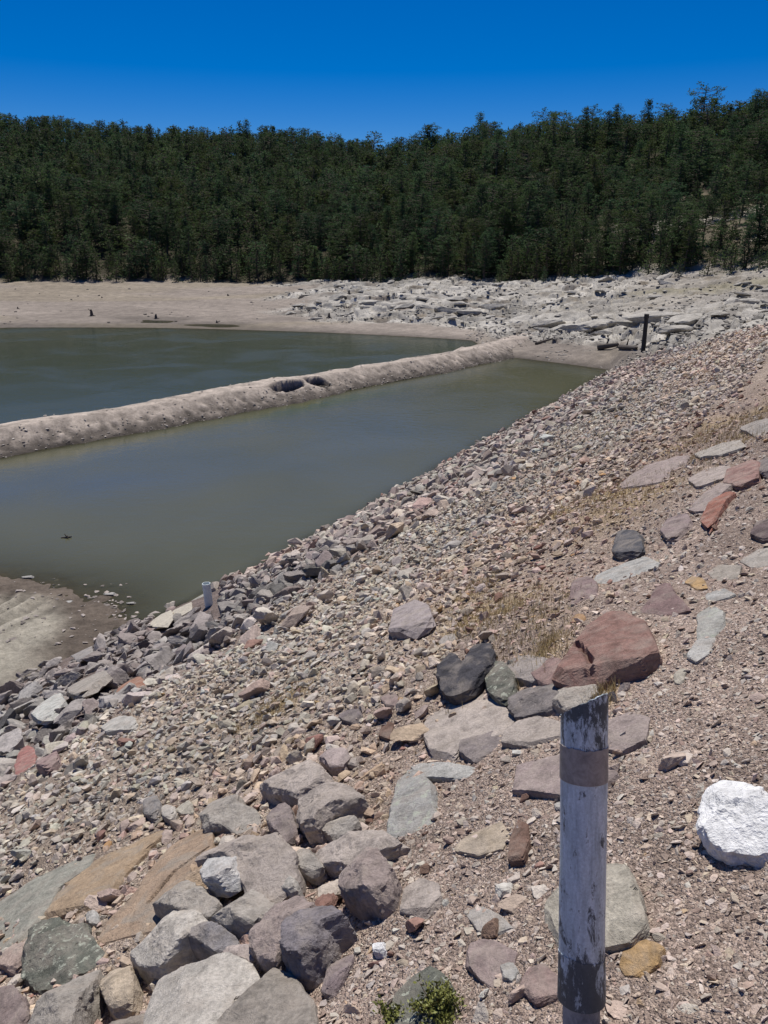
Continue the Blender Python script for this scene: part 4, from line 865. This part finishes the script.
def pine(seed, kind, lod=1.0):
    """unit-height pine; kind: conic, round, open, young"""
    r = np.random.default_rng(seed); TV, TF, LV = [], [], []; off = 0
    def addc(*a, **k):
        nonlocal off
        V, Fc = cone(*a, **k); TV.append(V); TF.append(Fc+off); off += len(V)
    lean = r.normal(0, .02, 2); pts = [np.array([lean[0]*z*8*.1+.012*math.sin(z*7+seed), lean[1]*z*.8+.012*math.cos(z*6+seed), z]) for z in np.linspace(-.03, .96, 7)]
    for k in range(6): addc(pts[k], pts[k+1], .019*(1-k/6.6), .019*(1-(k+1)/6.6), 7)
    def cl(c, rad, m):
        m = max(3, int(m*1.35*lod)); rad_ = rad/math.sqrt(lod)
        # a cluster of narrow needle tufts
        d = r.normal(size=(m, 3)); d /= np.linalg.norm(d, axis=1)[:, None]; d[:, 2] = d[:, 2]*.7+.12; o_ = c+d*(rad*r.uniform(.2, .95, m))[:, None]
        s_ = rad_*r.uniform(.32, .62, m)*.68; e = r.normal(size=(m, 3)); f = np.cross(d, e); f /= np.linalg.norm(f, axis=1)[:, None]+1e-9; g = np.cross(f, d)
        w1 = s_*r.uniform(.35, .7, m)
        q = np.stack([o_-f*w1[:, None]*.7, o_-f*w1[:, None]*.2+d*s_[:, None]*.9+g*s_[:, None]*.2, o_+f*w1[:, None]*.8+d*s_[:, None]*.5, o_+f*w1[:, None]*.3-d*s_[:, None]*.4], 1); LV.append(q.reshape(-1, 3))
    z0 = {'conic': .12, 'round': .20, 'open': .45, 'young': .03}[kind]; W = {'conic': .20, 'round': .26, 'open': .25, 'young': .25}[kind]
    nb = {'conic': 62, 'round': 56, 'open': 34, 'young': 50}[kind]
    for k in range(nb):
        f = (k+.5)/nb; z = z0+(1-z0)*(f**.9)*.97; 
        if kind in ('conic', 'young'): L = W*(1-((z-z0)/(1-z0))**1.25)*r.uniform(.6, 1.15)+.03
        else: q = (z-z0)/(1-z0); L = W*math.sqrt(max(.05, 1-(1.65*q-.72)**2*.95))*r.uniform(.5, 1.12)
        a = k*2.4+r.normal(0, .4); base_ = np.array([np.interp(z, [p[2] for p in pts], [p[0] for p in pts]), np.interp(z, [p[2] for p in pts], [p[1] for p in pts]), z])
        up = r.uniform(-.05, .3) if kind != 'open' else r.uniform(.0, .45)
        tip = base_+np.array([math.cos(a)*L, math.sin(a)*L, L*up]); addc(base_, tip, .0055, .002, 4)
        m_ = max(1, int(L/.055))
        for j in range(m_+1):
            if kind == 'open' and j < m_*.5: continue
            s_ = (j+.6)/(m_+.6); c = base_+(tip-base_)*min(s_+.12, 1.05)+r.normal(0, .012, 3); cl(c, r.uniform(.03, .055)*(1.15 if kind == 'open' else 1), 15)
    cl(np.array([pts[-1][0], pts[-1][1], .965]), .035, 16)
    TV = np.concatenate(TV); TF = np.concatenate(TF); LV = np.concatenate(LV); LF = np.arange(len(LV)).reshape(-1, 4); return TV, TF, LV, LF
KN = ['conic', 'conic', 'conic', 'round', 'round', 'round', 'open', 'young', 'young', 'round']
PR = [pine(900+k, kd) for k, kd in enumerate(KN)]
PL = [pine(900+k, kd, .17) for k, kd in enumerate(KN)]
TM = [(mesh_np('trunk', a, b, [M_bark], smooth=True), mesh_np('crown', c, d, [M_leafO])) for a, b, c, d in PR]
def place():
    r = np.random.default_rng(55); out = []
    for az in np.arange(-.60, .60, .0155):
        pass
    R = 92.0
    while R < 330:
        sp = 2.75+.0065*(R-100)
        n = int(1.2*R/sp)
        for k in range(n):
            a = -.6+1.2*(k+r.uniform(0, 1))/n; rr = R+r.uniform(-.5, .5)*sp
            kr, kz = knots(np.array([a])); f = rr-kr[0, 4]-1.5*math.sin(a*37)-.8*math.sin(a*91); tot = kr[0, 5]-kr[0, 4]
            if f < 0 or rr > kr[0, 5]+12: continue
            dens = 1.0
            if a > .02: dens = .88
            if a > .22: dens = .62+.38*min(1, max(0, (f-26)/35))
            if r.random() > dens: continue
            h = (r.uniform(4.8, 7.4) if r.random() < .9 else r.uniform(7.4, 9.5))*(1 if f > 8 else .9)
            kd = int(r.choice(10, p=[.12, .12, .12, .13, .13, .13, .05, .03, .03, .14]))
            if a > .03 and r.random() < .10: h = r.uniform(8.0, 10.5); kd = int(r.choice([0, 1, 3, 6, 6]))
            if f < 9 and r.random() < .55: kd = int(r.choice([7, 8])); h = r.uniform(3, 5.5)
            if a > .18 and f < 34: kd = int(r.choice([3, 4, 5, 7, 8, 7, 0])); h = r.uniform(3.0, 7.0)
            if f > tot-14: h = r.uniform(5.0, 8.0); kd = int(r.choice([3, 4, 5, 9, 0, 1]))
            out.append((a, rr, h, kd, r.uniform(0, 2*PI), r.random(), f))
        R += sp*.92
    for a in np.arange(-.6, .6, .0085):
        for q in range(2):
            a2 = a+r.uniform(-.004, .004); kr, kz = knots(np.array([a2])); f = r.uniform(-1.5, 5)
            if r.random() < (.85 if a < .24 else .6): out.append((a2, kr[0, 4]+f, r.uniform(2.2, 5.5), int(r.choice([7, 8])), r.uniform(0, 6.28), r.random(), f))
    for q in range(200):
        a2 = r.uniform(.12, .5); kr, kz = knots(np.array([a2])); f = r.uniform(-4, 38); out.append((a2, kr[0, 4]+f, r.uniform(1.2, 3.6), int(r.choice([7, 8])), r.uniform(0, 6.28), r.random(), f))
    return out
TL = place()
# marked skyline trees: photo column, row of the tip, kind, height
SPEC = [(481, 112, 0, 12.0, 'tall narrow pine rising above the skyline left of the photo centre line of the right hill'), (707, 86, 6, 11.5, 'flat-topped open pine sticking out highest on the right skyline'), (562, 112, 6, 10.5, 'open-crowned pine rising above the skyline between the two tallest trees'),
        (430, 124, 9, 9.5, 'bushy pine standing just above the middle of the skyline'), (762, 94, 3, 9, 'round dark pine on the skyline at the right edge'), (246, 119, 0, 9, 'slightly taller narrow pine on the left hill skyline'), (4, 114, 3, 8, 'highest round pine on the skyline at the left edge')]
special = []
for X, y, kd, h, lab in SPEC:
    r_ = ray(X, y); a = math.atan2(r_[0], r_[1]); kr, kz = knots(np.array([a])); el_ = r_[2]/math.hypot(r_[0], r_[1]); best = None
    for R in np.arange(kr[0, 5]-45, kr[0, 5]+14, 1.0):
        g = float(ground_z(np.array([math.sin(a)*R]), np.array([math.cos(a)*R]))[0]); need = H+el_*R-g
        if best is None or abs(need-h) < abs(best[1]-h): best = (R, need)
    special.append((a, best[0], max(7, best[1]), kd, X*.01, .5, 999, lab))
print('trees', len(TL), [(round(s[1]), round(s[2], 1)) for s in special])
TL.sort(key=lambda q: -q[2]/q[1])
NI = 300-len(special); IND = TL[:NI]; REST = TL[NI:]
def tcol(q, f):
    q = q if q < .9 else 1.25
    base = np.array([.038, .080, .038])*(1-q)+np.array([.075, .110, .036])*q; 
    return np.clip(base*(.62+.75*((q*7.3) % 1)), .01, .2)*1.0
AS = np.array([t_[0] for t_ in TL]); 
def treeobj(a, R, h, kd, rot, q, lab, grp):
    X, Y = math.sin(a)*R, math.cos(a)*R; z = float(ground_z(np.array([X]), np.array([Y]))[0])-.1
    e = bpy.data.objects.new('pine_tree', None); col.objects.link(e); e.location = (X, Y, z); e.rotation_euler = (0, 0, rot); wd = 1.0+.4*((q*13.7) % 1); e.scale = (h*wd, h*wd, h)
    tag(e, lab, 'pine tree', grp)
    for me, nm in zip(TM[kd], ('trunk', 'crown')):
        c = bpy.data.objects.new(nm, me); c.parent = e; col.objects.link(c); c.color = (*tcol(q, 0), 1)
def tlabel(a, R, h, kd, q, f):
    X = 384+math.tan(a)*math.hypot(F, 262)
    form = {'conic': 'pointed', 'round': 'round-crowned', 'open': 'open-crowned', 'young': 'bushy'}[KN[kd]]
    tone = 'dark' if q < .5 else 'olive-green'
    row = 'front row' if f < 7 else ('second row' if f < 16 else ('lower hillside' if f < 40 else 'upper hillside'))
    return form, tone, row, X
info = []
for a, R, h, kd, rot, q, f in IND:
    info.append((a, R, h, kd, rot, q, f)+tlabel(a, R, h, kd, q, f))
LMT = [(0, 'photo left edge'), (95, 'driftwood stump'), (155, 'squat stump'), (220, 'far beach middle'), (285, 'ledges left end'), (384, 'photo middle'), (430, 'bushy skyline pine'), (481, 'tall skyline pine'), (520, 'dike end'), (562, 'open-topped pine'), (604, 'dark clefts'), (643, 'far dark pole'), (707, 'flat-topped pine'), (768, 'photo right edge')]
groups = {}
for it in info:
    X = it[10]; j = int(np.argmin([abs(X-a) for a, _ in LMT])); side_ = 'in line with' if abs(X-LMT[j][0]) < 12 else ('right of' if X > LMT[j][0] else 'left of')
    if side_ == 'in line with': side_ = 'above'
    if j in (0, len(LMT)-1): side_ = 'near'
    groups.setdefault((it[7], it[8], it[9], side_, LMT[j][1]), []).append(it)
ORD = ['first', 'second', 'third', 'fourth', 'fifth', 'sixth', 'seventh', 'eighth', 'ninth', 'tenth', 'eleventh', 'twelfth']
for (fo, tn, rw, sd_, lm), its in groups.items():
    its.sort(key=lambda q: q[10])
    for n, it in enumerate(its):
        lab = f'{tn} {fo} pine of the {rw} {sd_} the {lm}'
        if len(its) > 1: lab = f'{ORD[min(n, 11)]} {tn} {fo} pine of the {rw}, counted rightward {sd_} the {lm}'
        treeobj(*it[:6], lab, 'pine trees of the forest behind the reservoir')
for a, R, h, kd, rot, q, f, lab in special: treeobj(a, R, h, kd, rot, q, lab.replace('left of the photo centre line of the right hill', 'just right of the middle'), 'pine trees of the forest behind the reservoir')
# everything farther up the hill reads as one forest
def forest(lst):
    Vs, Fs, Cs, Ms = [], [], [], []; off = 0
    for a, R, h, kd, rot, q, f in lst:
        X, Y = math.sin(a)*R, math.cos(a)*R; z = float(ground_z(np.array([X]), np.array([Y]), False)[0])-.3; wd = 1.0+.4*((q*13.7) % 1)
        c, s_ = math.cos(rot), math.sin(rot); M = np.array([[c*h*wd, -s_*h*wd, 0], [s_*h*wd, c*h*wd, 0], [0, 0, h]])
        TV, TF, LV, LF = PL[kd]; cc = tcol(q, 0)
        for V, Fc, mi, cv in ((TV, TF, 0, (.08, .06, .05)), (LV, LF, 1, cc)):
            Vs.append(V@M.T+np.array([X, Y, z])); Fs.append(Fc+off); off += len(V); Cs.append(np.tile(cv, (len(V), 1))); Ms.append(np.full(len(Fc), mi))
    me = mesh_np('pine_forest', np.concatenate(Vs), np.concatenate(Fs), [M_bark, M_leafA], attr=np.concatenate(Cs), midx=np.concatenate(Ms))
    tag(link('pine_forest', me), 'dense dark pine forest covering the hillside up to the skyline', 'forest', kind='stuff')
forest(REST)
# ------------------------------------------------------------------ beach stumps, ledge rocks, grass, plant
r5 = np.random.default_rng(321)
def groundhit(x, y):
    r = ray(x, y); k0 = None
    ks = np.linspace(8, 330, 2500)/math.hypot(r[0], r[1]); X, Y, Z = r[0]*ks, r[1]*ks, H+r[2]*ks; g = ground_z(X, Y); j = np.argmax(Z < g)
    return np.array([X[j], Y[j], g[j]])
protoF = [mesh_np('ledge_rock', V, Fc, [M_far]) for V, Fc in [rock_proto(3, 700+k, 9, .05, dims=(1, .7, .42), lo=.5, hi=.8) for k in range(8)]]
M_stump = plain('weathered_wood', (.09, .075, .062), .9, 5, .4)
# stumps with roots
def stump(seed, h=.7, tall=False):
    r = np.random.default_rng(seed); Vs, Fs = [], []; off = 0
    def ad(*a, **k):
        nonlocal off
        V, Fc = cone(*a, **k); Vs.append(V); Fs.append(Fc+off); off += len(V)
    ad((0, 0, -.2), (0.03, 0, h*.6), .26, .19, 9); ad((.03, 0, h*.6), (.08, .02, h), .19, .10, 9)
    for k in range(6):
        a = k*1.05+r.uniform(-.3, .3); L = r.uniform(.5, .9); ad((0, 0, .12), (math.cos(a)*L, math.sin(a)*L, -.1), .12, .04, 6)
    if tall: ad((.06, 0, h*.7), (.55, .1, h*1.15), .07, .03, 6)
    ad((0.08, .02, h-.001), (.08, .02, h+.02), .10, .01, 9)
    return mesh_np('tree_stump', np.concatenate(Vs), np.concatenate(Fs), [M_stump], smooth=False)
stM = [stump(k, .6+.15*k, k == 2) for k in range(3)]
for x, y, s_, k, lab in [(92, 316, 1.15, 2, 'dark driftwood stump with a side branch on the far beach'), (156, 319, 1.0, 1, 'dark squat stump on the far beach near the waterline'), (18, 309, .6, 0, 'small dark stump near the left edge of the far beach'), (228, 296, .7, 0, 'small dark stump high on the middle of the far beach'),
                      (217, 323, .6, 0, 'small dark stump close to the far waterline'), (329, 318, .9, 1, 'dark stump on the far beach left of the ledges'), (102, 298, .5, 0, 'tiny dark stump on the upper left of the far beach'), (349, 294, .9, 1, 'dark stump on top of the pale ledges')]:
    p = groundhit(x, y); o = link('tree_stump', stM[k], loc=p); s_ *= .72; o.scale = (s_, s_, s_); o.rotation_euler = (0, 0, r5.uniform(0, 6)); tag(o, lab, 'stump', 'dark stumps on the far beach')
# small dark stones on the beach
pts = []
for k in range(46):
    x = r5.uniform(-20, 330); y = r5.uniform(288, 324)
    p = groundhit(x, y); sz = r5.uniform(.25, .6)
    if r5.random() < .5: sz *= .6
    pts.append((x, y, p, sz))
pts.sort(key=lambda q: q[0])
for n, (x, y, p, sz) in enumerate(pts):
    o = link('beach_stone', protoF[int(r5.integers(0, 8))], loc=p); o.scale = (sz, sz, sz*1.3); o.rotation_euler = (0, 0, r5.uniform(0, 6)); g = r5.uniform(.07, .2); o.color = (g*1.05, g*.95, g*.85, 1)
    rowt = 'near the trees' if y < 300 else ('halfway down' if y < 312 else 'near the waterline'); h_ = 'left edge' if x < 60 else ('driftwood stump' if x < 125 else ('squat stump' if x < 200 else ('middle of the forest edge' if x < 270 else 'left end of the pale ledges')))
    tag(o, f'{"larger" if sz > .35 else "small"} dark beach stone {rowt}, by the {h_}', 'beach stone', 'dark stones strewn over the far beach')
# pale ledge blocks on the right bank
LB = []
for k in range(110):
    for _ in range(30):
        x = r5.uniform(285, 775); lo = 281 if x < 560 else 279; hi = 322 if x < 480 else (332 if x < 660 else 322); y = r5.uniform(lo, hi)
        if x < 480 and r5.random() < .3: continue
        break
    LB.append((x, y, .6+2.0*r5.random()**2))
# larger blocks that overhang dark clefts
CL = [(570, 331, 4.2), (592, 328, 4.5), (613, 326, 4.6), (604, 334, 3.2), (636, 326, 4.0), (655, 321, 5.5), (690, 322, 5.0), (545, 327, 4.2), (520, 322, 3.5), (430, 309, 4.0), (448, 312, 3.6), (404, 308, 3.6), (470, 314, 3.6), (370, 304, 4.2), (492, 308, 3.6), (340, 300, 4.0), (455, 300, 3.6), (672, 331, 3.4)]
LB2 = [(x, y, s_) for x, y, s_ in CL]
def ledgeobj(x, y, s_, lab):
    p = groundhit(x, y); o = link('ledge_rock', protoF[int(r5.integers(0, 8))], loc=p+np.array([0, 0, s_*.02])); o.scale = (s_*.9, s_*r5.uniform(.5, .8), s_*r5.uniform(.35, .6)); o.rotation_euler = (r5.normal(-.05, .12), r5.normal(0, .14), r5.normal(0, .5))
    g = r5.uniform(.85, 1.12); g *= .95; o.color = (.45*g, .425*g, .375*g, 1); tag(o, lab, 'ledge rock', 'pale rocks of the far right bank')
CLL = ['pale block over the dark cleft left of the far pole', 'pale block between two dark clefts left of the far pole', 'large pale block nearest left of the far pole', 'low pale rock in front of the clefts by the far pole', 'pale block just behind the far pole', 'wide pale block right of the far pole', 'wide pale slab where the bank meets the dam', 'pale block at the dike end left of the clefts',
       'pale rock above the dike end', 'big block over the darkest cleft of the middle ledges', 'second block over the dark clefts of the middle ledges', 'pale block at the left of the middle clefts', 'pale block right of the middle clefts', 'long pale block over the left ledge', 'pale block above the upper lake tip', 'leftmost large pale ledge block', 'pale block high on the middle ledges', 'pale rock at the dam foot right of the far pole']
for (x, y, s_), lab in zip(LB2, CLL): ledgeobj(x, y, s_, lab)
LB.sort()
for x, y, s_ in LB:
    rw = 'ledge top' if y < 293 else ('ledge middle' if y < 310 else 'ledge foot'); hz = 'far left part' if x < 380 else ('left part' if x < 470 else ('part above the dike end' if x < 560 else ('part behind the far pole' if x < 670 else 'part at the right edge')))
    ledgeobj(x, y, s_*(.7 if y > 315 else 1), f'{"large" if s_ > 1.4 else "small"} pale rock at the {rw}, {hz}')
# rubble on the ledges, dike and pond shores
def rubble(name, pts, sizes, cols, label, cat, mat, protos=tiny):
    Vs, Fs, Cs = [], [], []; off = 0; which = r5.integers(0, len(protos), len(pts)); n = len(pts); a = r5.uniform(0, 2*PI, n)
    for k, (V, Fc) in enumerate(protos):
        ii = np.where(which == k)[0]
        if not len(ii): continue
        c, s_ = np.cos(a[ii]), np.sin(a[ii]); Rz = np.zeros((len(ii), 3, 3)); Rz[:, 0, 0] = c; Rz[:, 0, 1] = -s_; Rz[:, 1, 0] = s_; Rz[:, 1, 1] = c; Rz[:, 2, 2] = 1
        W = np.einsum('nij,nvj->nvi', Rz, V[None]*np.array([1, 1, .6])*sizes[ii][:, None, None])+pts[ii][:, None, :]
        Vs.append(W.reshape(-1, 3)); Fs.append((Fc[None]+(np.arange(len(ii))*len(V))[:, None, None]+off).reshape(-1, 3)); off += len(ii)*len(V); Cs.append(np.repeat(cols[ii], len(V), 0))
    o = link(name, mesh_np(name, np.concatenate(Vs), np.concatenate(Fs), [mat], attr=np.concatenate(Cs))); tag(o, label, cat, kind='stuff')
n = 22000; a = r5.uniform(-.16, .56, n); kr, kz = knots(a); f = r5.random(n); R = kr[:, 0]+1+(kr[:, 4]+3-kr[:, 0])*f; X, Y = np.sin(a)*R, np.cos(a)*R; Z = ground_z(X, Y)
k = (ledge_mask(a, R) > r5.uniform(0, 1.1, n)) & (fbm(P3(X, Y, .15), 3, 71) > r5.uniform(-.7, .3, n)); X, Y, Z, R = X[k], Y[k], Z[k], R[k]
g = r5.uniform(.4, 1.15, len(X))[:, None]; rubble('ledge_rubble', np.stack([X, Y, Z+.03], 1), .1+.6*r5.random(len(X))**3.5, np.array([.39, .365, .32])*g, 'broken pale rubble on the rocky far bank', 'rubble', M_farA)
n = 5000; a = r5.uniform(.10, .40, n); kr, kz = knots(a); R = kr[:, 0]+.3+13*r5.random(n); X, Y = np.sin(a)*R, np.cos(a)*R; Z = ground_z(X, Y); k = fbm(P3(X, Y, .2), 3, 72) > r5.uniform(-.5, .6, n); X, Y, Z = X[k], Y[k], Z[k]
rubble('shore_rubble', np.stack([X, Y, Z], 1), .08+.45*r5.random(len(X))**4, np.array([.34, .31, .275])*r5.uniform(.5, 1.2, len(X))[:, None], 'loose stones on the dry bank between the dike and the dam', 'rubble', M_farA)
def log(x0, y0, x1, y1, rad, lab):
    a, b = groundhit(x0, y0), groundhit(x1, y1); c = (a+b)/2; d = b-a; V1, F1 = cone(a-c, b-c, rad, rad*.6, 9); V2, F2 = cone(a-c+d*.4, a-c+d*.55+np.array([0, .2, .5]), rad*.4, rad*.15, 6); V3, F3 = cone(a-c, a-c-d*.03, rad, rad*.3, 9); V4, F4 = cone(b-c, b-c+d*.03, rad*.6, rad*.2, 9)
    Vs = np.concatenate([V1, V2, V3, V4]); Fs = np.concatenate([F1, F2+len(V1), F3+len(V1)+len(V2), F4+len(V1)+len(V2)+len(V3)]); o = link('driftwood_log', mesh_np('driftwood_log', Vs, Fs, [M_stump]), loc=c+np.array([0, 0, rad*.8])); tag(o, lab, 'log', 'driftwood on the far banks')
log(598, 350, 618, 347, .22, 'dark driftwood log lying on the bank left of the far dark pole')
log(620, 349, 636, 351, .18, 'shorter dark driftwood log just beside the far dark pole')
log(536, 345, 552, 343, .12, 'thin weathered branch lying where the dike meets the bank')
# dike stones
n = 9000; i = r5.integers(20, len(DP)-10, n); e = r5.uniform(-1.5, 2.7, n); wgt = sm(.4, 1.8, e)*.85+.08; k = r5.random(n) < wgt; i, e = i[k], e[k]
X = DP[i, 0]+DN[i, 0]*e; Y = DP[i, 1]+DN[i, 1]*e; Z = DIKE_Z[i, np.clip(np.searchsorted(DIKE_E, e), 0, len(DIKE_E)-1)]+.012
g = r5.uniform(.6, 1.25, len(X))[:, None]; rubble('dike_stones', np.stack([X, Y, Z+.02], 1), .04+.16*r5.random(len(X))**3, np.array([.42, .38, .34])*g, 'small stones scattered over the dike face', 'rubble', M_attr)
# clods fallen around the two hollows in the dike
for hp, lab, s_ in [(HOLES[0], 'dark earth clod in the larger hollow of the dike', .9), (HOLES[1], 'dark earth clod in the smaller hollow of the dike', .6)]:
    j = np.argmin(np.hypot(*(DP-hp).T)); q = DP[j]+DN[j]*1.35; o = link('earth_clod', protoF[2], loc=(q[0], q[1], .1)); o.scale = (s_, s_*.6, s_*.7); o.color = (.12, .10, .085, 1); tag(o, lab, 'earth clod', 'earth clods in the dike hollows')
# mud flat stones
P_, S_ = [], []
for _ in range(200):
    x = r5.uniform(-10, 150); y = r5.uniform(578, 650); 
    if x > 60 and r5.random() < .3: continue
    p = hitz(x, y, 0); z = max(float(ground_z(np.array([p[0]]), np.array([p[1]]))[0]), -.03); P_.append([p[0], p[1], z+.01]); S_.append(.03+.17*r5.random()**3.5)
for _ in range(60):
    x = r5.normal(108, 14); y = r5.normal(606, 11); p = hitz(x, y, 0); P_.append([p[0], p[1], .0]); S_.append(r5.uniform(.05, .2))
P_ = np.array(P_); S_ = np.array(S_); rubble('mud_stones', P_, S_, np.array([.33, .29, .26])*r5.uniform(.4, 1.5, (len(P_), 1)), 'pale and dark stones lying on the mud flat and in the shallows', 'stones', M_attr)
for x, y, s_, c_, lab in [(28, 577, .30, .4, 'pale stone at the tip of the mud flat'), (68, 602, .28, .45, 'white stone on the wet mud'), (110, 594, .30, .38, 'larger pale stone in the shallow water'), (131, 603, .22, .35, 'pale stone farthest out in the shallow water'), (82, 643, .22, .5, 'white stone on wet mud just above the rubble')]:
    p = hitz(x, y, .02); o = link('shore_stone', protos[3], loc=p); o.scale = (s_, s_*.7, s_*.5); o.color = (c_, c_*.97, c_*.9, 1); tag(o, lab, 'stone', 'pale stones on the mud flat')
p = hitz(66, 538, 0); bm = bmesh.new()
# snag poking out of the water
Vs, Fs, off = [], [], 0
for q0, q1, r0, r1 in [((0, 0, -.2), (.05, 0, .10), .09, .05), ((-.22, 0, .0), (.24, .05, .05), .05, .03), ((.05, 0, .06), (-.06, .02, .2), .035, .012), ((.0, 0, .02), (.2, -.12, .09), .03, .012)]:
    V, Fc = cone(q0, q1, r0, r1, 7); Vs.append(V); Fs.append(Fc+off); off += len(V)
bm.free(); o = link('driftwood_snag', mesh_np('driftwood_snag', np.concatenate(Vs), np.concatenate(Fs), [M_stump]), loc=p); o.scale = (.6, .6, .6); tag(o, 'small dark branch snag poking out of the near pond', 'driftwood')
# dry grass on the slope
M_gr = plain('dry_grass', (.42, .33, .17), .9, 20, .3)
Vs = []
for gi, (gt, gu, gr) in enumerate(GRP):
    m = int(90+260*gr); t = gt+r5.normal(0, gr*.8, m); u = gu+r5.normal(0, gr*.3, m); X, Y = xy(t, u); Z = dam_z(t, u)
    for a_, b_, c_ in zip(X, Y, Z):
        for q in range(4):
            h = r5.uniform(.02, .07); an = r5.uniform(0, 6.3); w_ = r5.uniform(.0015, .003); l = r5.uniform(.1, .8)*h; ox, oy = r5.normal(0, .012, 2)
            b0 = np.array([a_+ox, b_+oy, c_-.005]); dv = np.array([math.cos(an), math.sin(an), 0]); sv = np.array([-dv[1], dv[0], 0])*w_
            Vs += [b0-sv, b0+sv, b0+dv*l+[0, 0, h]+sv*.2, b0+dv*l+[0, 0, h]-sv*.2]
Vs = np.array(Vs); tag(link('dry_grass', mesh_np('dry_grass', Vs, np.arange(len(Vs)).reshape(-1, 4), [M_gr])), 'sparse dry yellow grass between the stones', 'grass', kind='stuff')
# small green plant
M_lf = plain('plant_leaf', (.17, .18, .04), .6, 60, .5); M_st = plain('plant_stem', (.16, .10, .05), .8, 40, .3)
def plant(x, y, n, spread, h, lab):
    p = damhit(x, y); e = bpy.data.objects.new('small_plant', None); col.objects.link(e); e.location = p; tag(e, lab, 'plant', 'low plants at the bottom edge')
    SV, SF, LVs = [], [], []; off = 0
    for k in range(n):
        a = r5.uniform(0, 6.3); L = spread*r5.random()**.6; tip = np.array([math.cos(a)*L, math.sin(a)*L, h*r5.uniform(.5, 1.1)*(1-.5*L/spread)]); V, Fc = cone((0, 0, -.01), tip, .0022, .001, 4); SV.append(V); SF.append(Fc+off); off += len(V)
        for j in range(34):
            c = tip*r5.uniform(.35, 1.05)+r5.normal(0, .006, 3); d = r5.normal(size=3); d /= np.linalg.norm(d); d[2] = abs(d[2]); s_ = r5.uniform(.006, .013); f_ = np.cross(d, r5.normal(size=3)); f_ /= np.linalg.norm(f_); LVs += [c, c+d*s_*.6+f_*s_*.3, c+d*s_*1.2, c+d*s_*.6-f_*s_*.3]
    link('stem', mesh_np('stem', np.concatenate(SV), np.concatenate(SF), [M_st]), e)
    link('foliage', mesh_np('foliage', np.array(LVs), np.arange(len(LVs)).reshape(-1, 4), [M_lf]), e)
plant(438, 1014, 46, .075, .09, 'small green leafy plant on gravel at the bottom edge')
plant(396, 1022, 22, .06, .05, 'low sparse olive plant left of the small green one at the bottom edge')
